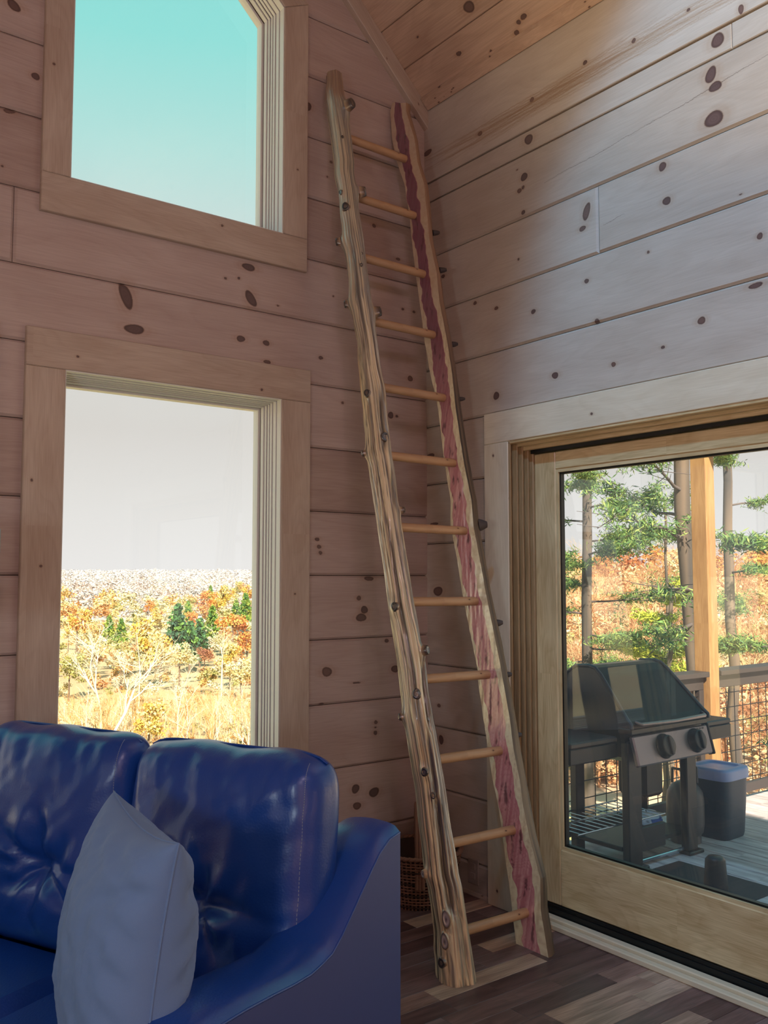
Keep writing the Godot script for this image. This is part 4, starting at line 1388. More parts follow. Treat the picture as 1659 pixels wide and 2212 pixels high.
func throw_pillow(sofa_: Node3D) -> void:
	var p := sofa_.transform * Vector3(-0.320, 0.378, 0.785)
	var t := thing("throw_pillow", "grey-blue cloth throw pillow standing on the loveseat by its arm", "pillow", p, 0.0)
	var w := 0.53
	var h := 0.585
	var fn := FastNoiseLite.new()
	fn.seed = 12
	fn.frequency = 1.0
	var b := MB.new()
	var N := 80
	for side in [1.0, -1.0]:
		var rows := []
		for j in N + 1:
			var row := PackedVector3Array()
			for i in N + 1:
				var u := -cos(PI * i / N)
				var v := -cos(PI * j / N)
				var fat := pow(maxf(0.0, (1.0 - u * u)), 0.42) * pow(maxf(0.0, (1.0 - v * v)), 0.42)
				# the sides draw in between the pointed corners
				var x := u * w * 0.5 * (1.0 - 0.13 * (1.0 - v * v) * absf(u))
				var y := h * 0.5 + v * h * 0.5 * (1.0 - 0.10 * (1.0 - u * u) * absf(v))
				var z: float = 0.135 * fat * side
				z += side * 0.010 * fat * fn.get_noise_2d(u * 3.0 + side, v * 2.5)
				var edge := smoothstep(0.55, 0.95, maxf(absf(u), absf(v)))
				z += side * 0.010 * edge * fat * sin((u * 6.0 + v * 11.0) * 2.0)
				# a slump fold below the near top corner
				z += side * -0.016 * exp(-pow((v - 0.42 - 0.25 * u) / 0.07, 2.0)) * fat * smoothstep(0.0, 0.8, u)
				row.append(Vector3(x, y, z))
			rows.append(row)
		b.sheet(rows, false, [], [], Vector3(0, 0, side))
	part("cover", b.mesh(), M.fabric, t)
	b = MB.new()
	var pts := []
	var rad := []
	for k in 121:
		var s := 4.0 * k / 120.0
		var q := int(s) % 4
		var f := s - int(s)
		var u: float = [lerpf(-1, 1, f), 1.0, lerpf(1, -1, f), -1.0][q]
		var v: float = [-1.0, lerpf(-1, 1, f), 1.0, lerpf(1, -1, f)][q]
		pts.append(Vector3(u * w * 0.5 * (1.0 - 0.13 * (1.0 - v * v)), h * 0.5 + v * h * 0.5 * (1.0 - 0.10 * (1.0 - u * u)), 0))
		rad.append(0.0028)
	tube(b, pts, rad, 6, false)
	part("edge_seam", b.mesh(), M.fabric, t)
	# its plane points almost at the camera; it leans back on the arm
	t.rotation = Vector3(0.0, deg_to_rad(-97.0), 0.0)
	t.rotate_object_local(Vector3.RIGHT, deg_to_rad(-7.0))

# ------------------------------------------------------------------ small things of the room
func basket() -> void:
	var t := thing("wicker_basket", "brown wicker basket with a hoop handle in the corner behind the ladder", "basket", Vector3(-0.235, 0, 0.215))
	var b := MB.new()
	var H := 0.235
	var rad := func(y: float) -> float: return lerpf(0.150, 0.192, y / H)
	lathe(b, [[0.0, 0.004], [0.148, 0.004], [0.187, H - 0.004], [0.178, H - 0.004], [0.140, 0.015], [0.0, 0.015]], Vector3.ZERO, 40)
	part("liner", b.mesh(), M.wicker_dark, t)
	# upright stakes, and weavers passing in front of and behind them
	b = MB.new()
	var stakes := 56
	for k in stakes:
		var a := TAU * k / stakes
		var d := Vector3(cos(a), 0, sin(a))
		tube(b, [d * 0.151, d * 0.172 + Vector3.UP * H * 0.5, d * 0.193 + Vector3.UP * H], [0.0042, 0.0042, 0.0042], 6)
	part("stake_ring", b.mesh(), M.wicker, t)
	var weave := 17
	for j in weave:
		b = MB.new()
		var y := 0.012 + (H - 0.02) * j / (weave - 1.0)
		var pts := []
		var rr := []
		for k in stakes * 3 + 1:
			var a := TAU * k / (stakes * 3.0)
			var r: float = rad.call(y) + 0.0035 + 0.0035 * sin(a * stakes / 2.0 + PI * (j % 2))
			pts.append(Vector3(cos(a) * r, y, sin(a) * r))
			rr.append(0.0042)
		tube(b, pts, rr, 5, false)
		part("weaver", b.mesh(), M.wicker if j % 4 else M.wicker_dark, t)
	b = MB.new()
	for q in 2:
		var pts := []
		var rr := []
		for k in 97:
			var a := TAU * k / 96.0
			pts.append(Vector3(cos(a) * (0.195 + 0.006 * sin(a * 24.0 + PI * q)), H + 0.004 * cos(a * 24.0 + PI * q), sin(a) * (0.195 + 0.006 * sin(a * 24.0 + PI * q))))
			rr.append(0.0075)
		tube(b, pts, rr, 7, false)
	part("braided_rim", b.mesh(), M.wicker, t)
	b = MB.new()
	var dir := Vector3(0.62, 0, -0.78)
	for q in 3:
		var pts := []
		var rr := []
		for k in 33:
			var a := PI * k / 32.0
			pts.append(dir * -cos(a) * 0.178 + Vector3.UP * (0.10 + 0.335 * pow(sin(a), 0.7)) + dir.cross(Vector3.UP) * (q - 1) * 0.014)
			rr.append(0.009)
		tube(b, pts, rr, 7)
	part("handle", b.mesh(), M.wicker, t)

func outlet() -> void:
	var t := thing("outlet_cover", "pale electrical outlet cover low on the wall by the corner", "outlet", Vector3(-0.0005, 0.055, 0.300))
	part("plate", box_mesh(Vector3(-0.006, -0.0, 0.0), Vector3(0.0, 0.116, 0.072), 0.002), M.white_plastic, t)
	for y in [0.024, 0.068]:
		part("socket", box_mesh(Vector3(-0.0085, y, 0.020), Vector3(-0.006, y + 0.028, 0.052), 0.001), M.white_plastic, t)

func floor_lamp() -> void:
	var t := thing("floor_lamp", "unlit floor lamp with a white drum shade at the far left beside the window casing", "lamp", Vector3(-2.425, 0, 0.60))
	var b := MB.new()
	lathe(b, [[0.0, 0.03], [0.14, 0.025], [0.15, 0.0], [0.0, 0.0]], Vector3.ZERO, 28)
	part("base", b.mesh(), M.bronze, t)
	b = MB.new()
	tube(b, [Vector3(0, 0.02, 0), Vector3(0, 1.5, 0)], [0.011, 0.011], 12)
	part("pole", b.mesh(), M.bronze, t)
	b = MB.new()
	lathe(b, [[0.172, 1.385], [0.172, 1.650], [0.168, 1.650], [0.168, 1.385], [0.172, 1.385]], Vector3.ZERO, 40)
	part("lamp_shade", b.mesh(), M.shade, t)

# ------------------------------------------------------------------ deck, roof over it, railing
func deck_and_roof() -> void:
	var f := structure("floor_deck", "grey weathered deck boards outside the sliding door")
	var lr := RandomNumberGenerator.new()
	lr.seed = 23
	var x := 0.215
	while x < 4.6:
		var b := MB.new()
		var off := Vector2(lr.randf(), lr.randf())
		slab(b, rect(-4.6, x + 0.003, 0.20, x + 0.137), Vector3(0, DECK - 0.03, 0), Vector3.FORWARD, Vector3.RIGHT, Vector3.UP, 0.03, 0.004, func(p: Vector2) -> Vector2: return p + off)
		part("deck_board", b.mesh(), M.deck, f)
		x += 0.14
	var j := MB.new()
	for z in [0.0, 1.1, 2.2, 3.3, 4.4]: cbox(j, Vector3(0.2, DECK - 0.25, z - 0.02), Vector3(4.6, DECK - 0.031, z + 0.02), 0.0)
	cbox(j, Vector3(0.2, DECK - 0.3, -0.20), Vector3(4.62, DECK - 0.031, -0.16), 0.0)
	part("joists", j.mesh(), M.cedar_post, f)
	var r := structure("trim_3", "dark timber beam over the deck posts")
	part("roof_beam", box_mesh(Vector3(2.52, 2.45, -0.18), Vector3(2.68, 2.70, 4.6), 0.004), M.rail_dark, r)

func post(at: Vector3, w: float, d: float, top: float, label: String) -> void:
	var t := thing("porch_post", label, "post", at, 0.0)
	part("shaft", box_mesh(Vector3(-w / 2, 0, -d / 2), Vector3(w / 2, top - at.y, d / 2), 0.006, Transform3D()), M.cedar_post, t)

func railing() -> void:
	post(Vector3(2.60, DECK, -0.11), 0.105, 0.125, 2.45, "square tan cedar post rising from the deck rail to the porch roof")
	post(Vector3(2.60, DECK, 4.4), 0.125, 0.125, 2.45, "cedar post at the near end of the porch, out of the picture")
	for q in [[0.24, 2.53, "wire mesh railing panel left of the cedar post, behind the grill"], [2.67, 4.58, "wire mesh railing panel right of the cedar post"]]:
		var x0: float = q[0]
		var x1: float = q[1]
		var t := thing("deck_railing", q[2], "railing", Vector3(x0, DECK, -0.11), 0.0, "")
		var L := x1 - x0
		part("cap_rail", box_mesh(Vector3(0, 0.905, -0.07), Vector3(L, 0.94, 0.07), 0.004), M.rail_dark, t)
		part("top_rail", box_mesh(Vector3(0, 0.815, -0.02), Vector3(L, 0.9045, 0.02), 0.003), M.rail_dark, t)
		part("bottom_rail", box_mesh(Vector3(0, 0.06, -0.02), Vector3(L, 0.125, 0.02), 0.003), M.rail_dark, t)
		for e in [[0.0, 0.05], [L - 0.05, L]]: part("end_stile", box_mesh(Vector3(e[0], 0.1255, -0.02), Vector3(e[1], 0.8145, 0.02), 0.003), M.rail_dark, t)
		if x0 < 1.0: part("corner_upright", box_mesh(Vector3(L - 0.14, 0.0, -0.06), Vector3(L - 0.055, 0.9, -0.025), 0.004), M.cedar_post, t, "tan upright board")
		var k := 0
		var xx := 0.05
		while xx < L - 0.05:
			var b := MB.new()
			tube(b, [Vector3(xx, 0.12, 0), Vector3(xx, 0.82, 0)], [0.0032, 0.0032], 6, false)
			part("wire", b.mesh(), M.wire, t)
			xx += 0.102
		for i in 7:
			var b := MB.new()
			tube(b, [Vector3(0.04, 0.16 + i * 0.102, 0.004), Vector3(L - 0.04, 0.16 + i * 0.102, 0.004)], [0.0032, 0.0032], 6, false)
			part("wire", b.mesh(), M.wire, t)

# ------------------------------------------------------------------ the grill
func grill() -> void:
	var t := thing("gas_grill", "black two-knob gas grill on an open cart outside the glass door", "grill", Vector3(1.04, DECK, 0.2))
	var o := t.position
	# lid: a faceted hood between a left and a right profile (x, y, z of each corner, back to front)
	var prof := [[-0.22, 0.70], [-0.22, 0.93], [-0.19, 1.035], [-0.12, 1.080], [-0.02, 1.086], [0.02, 1.076], [0.06, 1.040], [0.235, 0.815], [0.26, 0.790], [0.262, 0.768]]
	var b := MB.new()
	var left := func(p: Array) -> Vector3: return Vector3(-0.005, p[1], p[0])
	var right := func(p: Array) -> Vector3: return Vector3(0.585 + 0.115 * clampf((1.08 - p[1]) / 0.3, 0.0, 1.0), p[1], p[0])
	for i in prof.size() - 1:
		var A: Vector3 = left.call(prof[i])
		var B: Vector3 = right.call(prof[i])
		var C: Vector3 = right.call(prof[i + 1])
		var D: Vector3 = left.call(prof[i + 1])
		var nn := (B - A).cross(D - A).normalized()
		if nn.y < 0.0 and i > 1: nn = -nn
		if i <= 1 and nn.z > 0.0: nn = -nn
		b.quad(A, B, C, D, nn)
	part("lid", b.mesh(), M.enamel, t)
	for s in [0, 1]:
		var eb := MB.new()
		var ctr := Vector3(0.0 if s == 0 else 0.62, 0.85, -0.02)
		for i in prof.size():
			var A: Vector3 = (left if s == 0 else right).call(prof[i])
			var B: Vector3 = (left if s == 0 else right).call(prof[(i + 1) % prof.size()])
			eb.tri(ctr, A, B, Vector3.LEFT if s == 0 else Vector3.RIGHT)
		var pts := []
		var rad := []
		for p in prof:
			pts.append((left if s == 0 else right).call(p))
			rad.append(0.011)
		tube(eb, pts, rad, 8)
		part("end_cap", eb.mesh(), M.enamel_side, t, "grey cast end cap of the hood")
	b = MB.new()
	tube(b, [Vector3(0.04, 0.80, 0.25), Vector3(0.05, 0.79, 0.285), Vector3(0.35, 0.785, 0.292), Vector3(0.63, 0.79, 0.285), Vector3(0.65, 0.80, 0.25)], [0.009, 0.011, 0.011, 0.011, 0.009], 12)
	part("lid_handle", b.mesh(), M.steel, t)
	# firebox and control panel
	b = MB.new()
	var fp := [[0.0, 0.765], [0.04, 0.60], [0.12, 0.56], [0.52, 0.56], [0.66, 0.60], [0.70, 0.765]]
	for i in fp.size() - 1:
		b.quad(Vector3(fp[i][0], fp[i][1], -0.21), Vector3(fp[i + 1][0], fp[i + 1][1], -0.21), Vector3(fp[i + 1][0], fp[i + 1][1], 0.20), Vector3(fp[i][0], fp[i][1], 0.20), Vector3.DOWN)
	for z in [-0.21, 0.20]:
		for i in range(1, fp.size() - 1): b.tri(Vector3(fp[0][0], fp[0][1], z), Vector3(fp[i][0], fp[i][1], z), Vector3(fp[i + 1][0], fp[i + 1][1], z), Vector3(0, 0, signf(z)))
	cbox(b, Vector3(-0.01, 0.735, 0.17), Vector3(0.69, 0.768, 0.262), 0.006)
	part("firebox", b.mesh(), M.black, t)
	var panel := Node3D.new()
	panel.name = "control_panel"
	t.add_child(panel)
	panel.position = Vector3(0.34, 0.652, 0.268)
	panel.rotation.x = -0.26
	part("panel_plate", box_mesh(Vector3(-0.335, -0.085, -0.02), Vector3(0.345, 0.078, 0.012), 0.008), M.steel, panel, "brushed steel control plate")
	part("panel_rim", box_mesh(Vector3(0.3455, -0.092, -0.03), Vector3(0.362, 0.085, 0.016), 0.005), M.black, panel)
	for x in [-0.09, 0.20]:
		b = MB.new()
		lathe(b, [[0.0, 0.0], [0.068, 0.0], [0.068, 0.006], [0.060, 0.010], [0.057, 0.036], [0.048, 0.042], [0.0, 0.042]], Vector3.ZERO, 28)
		var k := part("knob", b.mesh(), M.black, panel)
		k.position = Vector3(x, 0.0, 0.012)
		k.rotation.x = PI / 2
		var gb := MB.new()
		cbox(gb, Vector3(-0.011, 0.040, -0.050), Vector3(0.011, 0.056, 0.050), 0.004)
		part("knob_grip", gb.mesh(), M.black, k)
	for i in 3: part("print_mark", box_mesh(Vector3(0.235 + i * 0.026, 0.056, 0.0125), Vector3(0.253 + i * 0.026, 0.066, 0.0130), 0.0), M.black, panel)
	# side tables
	part("side_table", box_mesh(Vector3(0.71, 0.690, -0.16), Vector3(1.06, 0.722, 0.18), 0.008), M.rail_dark, t)
	part("table_apron", box_mesh(Vector3(0.71, 0.61, 0.150), Vector3(1.06, 0.689, 0.178), 0.004), M.black, t)
	part("side_table", box_mesh(Vector3(-0.40, 0.690, -0.16), Vector3(-0.02, 0.722, 0.18), 0.008), M.rail_dark, t)
	part("table_apron", box_mesh(Vector3(-0.40, 0.61, 0.150), Vector3(-0.02, 0.689, 0.178), 0.004), M.black, t)
	# cart legs, shelf, rails
	for q in [[0.02, 0.165, 0.115], [0.02, -0.20, 0.07], [0.545, 0.165, 0.095], [0.60, -0.20, 0.07]]:
		part("leg", box_mesh(Vector3(q[0], 0.02, q[1]), Vector3(q[0] + q[2], 0.69 if q[0] < 0.3 else 0.60, q[1] + 0.05), 0.006), M.black, t)
		part("leg_foot", box_mesh(Vector3(q[0] - 0.01, 0.0, q[1] - 0.01), Vector3(q[0] + q[2] + 0.03, 0.0195, q[1] + 0.07), 0.004), M.black, t)
	part("base_panel", box_mesh(Vector3(0.136, 0.085, 0.170), Vector3(0.36, 0.215, 0.200), 0.006), M.black, t)
	part("base_tray", box_mesh(Vector3(0.02, 0.10, -0.149), Vector3(0.64, 0.125, 0.164), 0.004), M.black, t)
	part("base_bar", box_mesh(Vector3(0.136, 0.022, 0.172), Vector3(0.545, 0.040, 0.19), 0.004), M.chrome, t)
	part("grease_tray", box_mesh(Vector3(0.26, 0.34, -0.06), Vector3(0.44, 0.5595, 0.14), 0.02), M.black, t)
	# wire shelf
	var sh := Node3D.new()
	sh.name = "wire_shelf"
	t.add_child(sh)
	for i in 13:
		b = MB.new()
		tube(b, [Vector3(-0.30 + i * 0.058, 0.245, -0.19), Vector3(-0.30 + i * 0.058, 0.245, 0.15)], [0.003, 0.003], 6)
		part("shelf_wire", b.mesh(), M.chrome, sh)
	for z in [-0.19, -0.02, 0.15]:
		b = MB.new()
		tube(b, [Vector3(-0.32, 0.249 if z != 0.15 else 0.242, z), Vector3(0.42, 0.249 if z != 0.15 else 0.242, z)], [0.005, 0.005], 8)
		part("shelf_rail", b.mesh(), M.chrome, sh)
	# the gas bottle hangs on the cart
	var tk := thing("propane_tank", "grey propane tank standing behind the right leg of the grill cart", "tank", Vector3(1.82, DECK, 0.235))
	b = MB.new()
	lathe(b, [[0.0, 0.355], [0.045, 0.353], [0.076, 0.335], [0.103, 0.295], [0.110, 0.25], [0.110, 0.11], [0.103, 0.065], [0.076, 0.030], [0.0, 0.022]], Vector3.ZERO, 32)
	part("body", b.mesh(), M.tank, tk)
	b = MB.new()
	lathe(b, [[0.090, 0.0], [0.090, 0.045], [0.084, 0.045], [0.084, 0.0], [0.090, 0.0]], Vector3.ZERO, 28)
	part("foot_ring", b.mesh(), M.tank, tk)
	b = MB.new()
	for s in [0.0, PI]:
		var pts := []
		var rad := []
		for k in 9:
			var a: float = s + lerpf(-0.9, 0.9, k / 8.0)
			pts.append(Vector3(cos(a) * 0.072, 0.345 + (0.09 if k > 0 and k < 8 else 0.0), sin(a) * 0.072))
			rad.append(0.008)
		tube(b, pts, rad, 8)
	part("collar", b.mesh(), M.tank, tk)
	b = MB.new()
	lathe(b, [[0.0, 0.43], [0.025, 0.43], [0.03, 0.41], [0.018, 0.40], [0.018, 0.35], [0.0, 0.35]], Vector3.ZERO, 16)
	part("valve", b.mesh(), M.steel, tk)

func deck_things() -> void:
	var t := thing("storage_bin", "dark lidded bin with a violet-blue lid on the deck beside the propane tank", "bin", Vector3(2.11, DECK, 0.27), 0.05)
	var b := MB.new()
	var w := 0.145
	for q in [[0.0, 0.80], [0.33, 1.0]]: pass
	var rows := []
	for q in [[0.0, 0.84], [0.02, 0.88], [0.20, 0.95], [0.375, 1.0]]:
		var row := PackedVector3Array()
		for k in 40:
			var a := TAU * k / 40.0
			var c := Vector2(cos(a), sin(a))
			var e := 1.0 / pow(pow(absf(c.x), 6.0) + pow(absf(c.y), 6.0), 1.0 / 6.0)
			row.append(Vector3(c.x * e * w * q[1], q[0], c.y * e * w * 0.95 * q[1]))
		rows.append(row)
	b.sheet(rows, true)
	part("body", b.mesh(), M.bin_grey, t)
	rows = []
	for q in [[0.355, 1.06], [0.405, 1.06], [0.420, 1.0], [0.422, 0.74], [0.410, 0.70], [0.412, 0.30], [0.412, 0.01]]:
		var row := PackedVector3Array()
		for k in 40:
			var a := TAU * k / 40.0
			var c := Vector2(cos(a), sin(a))
			var e := 1.0 / pow(pow(absf(c.x), 6.0) + pow(absf(c.y), 6.0), 1.0 / 6.0)
			row.append(Vector3(c.x * e * w * q[1], q[0], c.y * e * w * 0.95 * q[1]))
		rows.append(row)
	b = MB.new()
	b.sheet(rows, true, [], [], Vector3.UP)
	part("lid", b.mesh(), M.bin_lid, t, "pale violet-blue recessed lid")
	# plastic bag of fuel behind the cart
	var g := thing("plastic_bag", "crumpled white plastic sack with blue print on the bottom tray of the grill cart", "bag", Vector3(1.47, DECK + 0.120, 0.21), 0.25)
	var fn := FastNoiseLite.new()
	fn.seed = 77
	fn.frequency = 1.0
	rows = []
	for j in 25:
		var row := PackedVector3Array()
		var f := j / 24.0
		for k in 40:
			var a := TAU * k / 40.0
			var r := pow(sin(PI * clampf(f, 0.001, 0.999)), 0.45)
			var n := 1.0 + 0.22 * fn.get_noise_3d(cos(a) * 2.2, f * 4.0, sin(a) * 2.2)
			row.append(Vector3(cos(a) * 0.13 * r * n, 0.006 + f * 0.105 * (0.94 + 0.06 * cos(a * 2.0)), sin(a) * 0.085 * r * n))
		rows.append(row)
	b = MB.new()
	b.sheet(rows, true)
	part("sack", b.mesh(), M.jug, g)
	b = MB.new()
	rows = []
	for j in 9:
		var row := PackedVector3Array()
		var f := 0.35 + 0.4 * j / 8.0
		for k in 9:
			var a := TAU * (6.0 + 8.0 * k / 8.0) / 40.0
			var r := pow(sin(PI * f), 0.45)
			var n := 1.0 + 0.22 * fn.get_noise_3d(cos(a) * 2.2, f * 4.0, sin(a) * 2.2)
			row.append(Vector3(cos(a) * (0.13 * r * n + 0.003), 0.006 + f * 0.105 * (0.94 + 0.06 * cos(a * 2.0)), sin(a) * (0.085 * r * n + 0.003)))
		rows.append(row)
	b.sheet(rows, false, [], [], Vector3.BACK)
	part("print_patch", b.mesh(), M.blue, g)
	var mt := thing("grill_mat", "thin dark rubber mat on the deck at the foot of the grill", "mat", Vector3(1.13, DECK, 0.72), 0.0)
	part("mat_sheet", box_mesh(Vector3(-0.30, 0.0, -0.27), Vector3(0.31, 0.007, 0.33), 0.003), M.mat, mt)
	var bk := thing("black_upright", "small black upright canister on the dark mat nearest the glass", "object", Vector3(1.06, DECK + 0.007, 0.93), 0.1)  # dark upright form of unknown kind
	b = MB.new()
	lathe(b, [[0.0, 0.0], [0.062, 0.0], [0.048, 0.19], [0.034, 0.205], [0.0, 0.206]], Vector3.ZERO, 24)
	part("body", b.mesh(), M.black, bk)

# ------------------------------------------------------------------ the land
func ground_y(x: float, z: float) -> float:
	var r := sqrt(x * x + z * z)
	var az := rad_to_deg(atan2(x, -z))
	var fn: FastNoiseLite = M.land_noise
	var valley := -1.7
	for s in [[4.0, -1.7], [80.0, -15.5], [230.0, -17.0], [350.0, -13.0], [600.0, -24.0], [1500.0, -3.0], [2200.0, 2.0], [3200.0, 2.0]]:
		pass
	var st := [[0.0, -1.7], [4.0, -1.7], [80.0, -15.5], [230.0, -17.0], [350.0, -15.0], [600.0, -22.0], [1500.0, -4.0], [2300.0, 1.5], [3600.0, 1.5]]
	for i in st.size() - 1:
		if r >= st[i][0] and r <= st[i + 1][0]: valley = lerpf(st[i][1], st[i + 1][1], (r - st[i][0]) / (st[i + 1][0] - st[i][0]))
	valley += fn.get_noise_2d(x * 0.012, z * 0.012) * clampf(r / 90.0, 0.0, 7.0)
	var hill := -1.7
	var hs := [[0.0, -1.7], [8.0, -1.9], [20.0, -1.9], [45.0, -0.6], [85.0, 0.9], [130.0, 1.3], [400.0, -6.0], [3600.0, -6.0]]
	for i in hs.size() - 1:
		if r >= hs[i][0] and r <= hs[i + 1][0]: hill = lerpf(hs[i][1], hs[i + 1][1], (r - hs[i][0]) / (hs[i + 1][0] - hs[i][0]))
	hill += fn.get_noise_2d(x * 0.05, z * 0.05) * clampf(r / 60.0, 0.0, 1.0)
	var k := smoothstep(34.0, 44.0, az) * (1.0 - smoothstep(110.0, 140.0, az))
	return lerpf(valley, hill, k)

func land() -> void:
	var fn := FastNoiseLite.new()
	fn.seed = 40
	fn.frequency = 1.0
	M.land_noise = fn
	var g := structure("ground", "autumn hillside falling from the cabin into a pale wooded valley")
	var rows := []
	var cols := []
	var na := 240
	for i in 70:
		var r := 2.0 * pow(1650.0, i / 69.0)
		var row := PackedVector3Array()
		var cr := PackedColorArray()
		for k in na:
			var a := TAU * k / na
			var x := sin(a) * r
			var z := -cos(a) * r
			row.append(Vector3(x, ground_y(x, z), z))
			var n := fn.get_noise_2d(x * 0.3 / (1.0 + r * 0.02), z * 0.3 / (1.0 + r * 0.02))
			var az := rad_to_deg(a)
			var c := Color(0.46, 0.38, 0.22).lerp(Color(0.46, 0.29, 0.15), clampf(0.5 + n, 0.0, 1.0))
			if az > 34.0 and az < 120.0: c = Color(0.66, 0.44, 0.28).lerp(Color(0.70, 0.55, 0.38), clampf(0.5 + n * 1.2, 0.0, 1.0))
			if r < 9.0: c = c.lerp(Color(0.30, 0.36, 0.08), 0.6)
			if r > 250.0: c = c.lerp(Color(0.78, 0.70, 0.58), smoothstep(230.0, 500.0, r))  # far ground paled, distance haze put into its colour
			cr.append(c)
		rows.append(row)
		cols.append(cr)
	var b := MB.new()
	b.sheet(rows, true, cols, [], Vector3.UP)
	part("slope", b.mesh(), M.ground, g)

const PALS := [[[0.64, 0.46, 0.09], [0.56, 0.34, 0.07], [0.66, 0.56, 0.24]], [[0.58, 0.26, 0.07], [0.62, 0.44, 0.09], [0.47, 0.20, 0.06]], [[0.14, 0.24, 0.04], [0.28, 0.34, 0.06], [0.07, 0.18, 0.04]], [[0.28, 0.28, 0.07], [0.39, 0.36, 0.11], [0.47, 0.39, 0.12]], [[0.54, 0.19, 0.05], [0.60, 0.28, 0.07], [0.44, 0.14, 0.05]], [[0.05, 0.15, 0.05], [0.12, 0.25, 0.05], [0.03, 0.09, 0.05]], [[0.31, 0.12, 0.07], [0.41, 0.19, 0.09], [0.24, 0.09, 0.06]], [[0.66, 0.58, 0.31], [0.62, 0.47, 0.20], [0.71, 0.65, 0.45]], [[0.70, 0.62, 0.41], [0.60, 0.31, 0.11], [0.69, 0.54, 0.28]]]

func leaf_quad(b: MB, p: Vector3, s: float, col: Color, lr: RandomNumberGenerator, flat := 0.0, slim := 0.7) -> void:
	var n := Vector3(lr.randf_range(-1, 1), lr.randf_range(-1, 1) + flat, lr.randf_range(-1, 1)).normalized()
	var u := n.cross(Vector3(lr.randf_range(-1, 1), lr.randf_range(-1, 1), lr.randf_range(-1, 1))).normalized()
	var v := n.cross(u)
	b.tint = col
	b.quad(p - u * s, p - v * s * slim, p + u * s, p + v * s * slim, n)

# a crown of loose leaves round several boughs; radius 1, centre at the origin
func crown_mesh(pal: Array, seed_: int, n: int, s: float) -> ArrayMesh:
	var lr := RandomNumberGenerator.new()
	lr.seed = seed_
	var b := MB.new()
	var clumps := []
	for i in 11: clumps.append([Vector3(lr.randf_range(-0.62, 0.62), lr.randf_range(-0.5, 0.66), lr.randf_range(-0.62, 0.62)), lr.randf_range(0.28, 0.46), lr.randi_range(0, 2)])
	for i in n:
		var c: Array = clumps[lr.randi_range(0, 10)]
		var d: Vector3 = Vector3(lr.randfn(), lr.randfn(), lr.randfn()).normalized() * c[1] * pow(lr.randf(), 0.4)
		var q: Array = pal[c[2] if lr.randf() < 0.7 else lr.randi_range(0, 2)]
		var k := lr.randf_range(0.8, 1.15)
		leaf_quad(b, c[0] + d, s * lr.randf_range(0.6, 1.2), Color(q[0] * k, q[1] * k, q[2] * k), lr)
	return b.mesh()

# a conifer crown: whorls of drooping boughs; height 2, radius about 0.8, centre at the origin
func conifer_mesh(pal: Array, seed_: int, n: int, s: float) -> ArrayMesh:
	var lr := RandomNumberGenerator.new()
	lr.seed = seed_
	var b := MB.new()
	for w in 9:
		var y := 1.0 - w * 0.215
		var R := 0.10 + 0.085 * w + lr.randf_range(-0.03, 0.05)
		for k in 7:
			var a := TAU * (k + lr.randf()) / 7.0
			var q: Array = pal[lr.randi_range(0, 2)]
			for i in n / 63:
				var f := pow(lr.randf(), 0.6)
				var p := Vector3(cos(a) * R * f, y - 0.12 * f + 0.05 * lr.randfn() * (0.4 + f), sin(a) * R * f) + Vector3(lr.randfn(), 0, lr.randfn()) * 0.06
				var m := lr.randf_range(0.75, 1.2)
				leaf_quad(b, p, s * lr.randf_range(0.6, 1.2), Color(q[0] * m, q[1] * m, q[2] * m), lr, 0.6)
	return b.mesh()

func branch(b: MB, p: Vector3, d: Vector3, len_: float, r: float, level: int, lr: RandomNumberGenerator, spread: float, tips: Array) -> void:
	var q := p + (d + Vector3(lr.randfn(), lr.randfn(), lr.randfn()) * 0.10).normalized() * len_ * 0.5
	var e := q + (d + Vector3(lr.randfn(), lr.randfn() + 0.5, lr.randfn()) * 0.14).normalized() * len_ * 0.5
	tube(b, [p, q, e], [r, r * 0.8, r * 0.55], 4 if level < 2 else 6, false)
	if level == 0:
		tips.append(e)
		return
	var n := lr.randi_range(2, 3) + (1 if level > 1 else 0)
	for i in n:
		var f := lr.randf_range(0.35, 1.0)
		var from := p.lerp(q, f * 2.0) if f < 0.5 else q.lerp(e, f * 2.0 - 1.0)
		var nd := (d + Vector3(lr.randfn(), lr.randfn() * 0.5 + 0.25, lr.randfn()) * spread).normalized()
		branch(b, from, nd, len_ * lr.randf_range(0.5, 0.75), r * 0.5, level - 1, lr, spread, tips)

func bare_mesh(seed_: int, height: float, r: float, lean: Vector3, levels: int, spread := 0.65) -> ArrayMesh:
	var lr := RandomNumberGenerator.new()
	lr.seed = seed_
	var b := MB.new()
	var tips := []
	branch(b, Vector3.ZERO, lean.normalized(), height * 0.55, r, levels, lr, spread, tips)
	return b.mesh()

func tree(called: String, label: String, category: String, centre: Vector3, R: float, mesh: ArrayMesh, tall: float, group: String) -> void:
	var gy := minf(ground_y(centre.x, centre.z), centre.y - R * tall * 1.2)
	var t := thing(called, label, category, Vector3(centre.x, gy, centre.z), rng.randf() * TAU, group)
	var c := part("crown", mesh, M.foliage, t)
	c.position.y = centre.y - gy
	c.scale = Vector3(R, R * tall, R)
	var b := MB.new()
	tube(b, [Vector3.ZERO, Vector3(0.02 * R, centre.y - gy + R * 0.5, 0)], [R * 0.07, R * 0.03], 7)
	part("trunk", b.mesh(), M.bark, t)

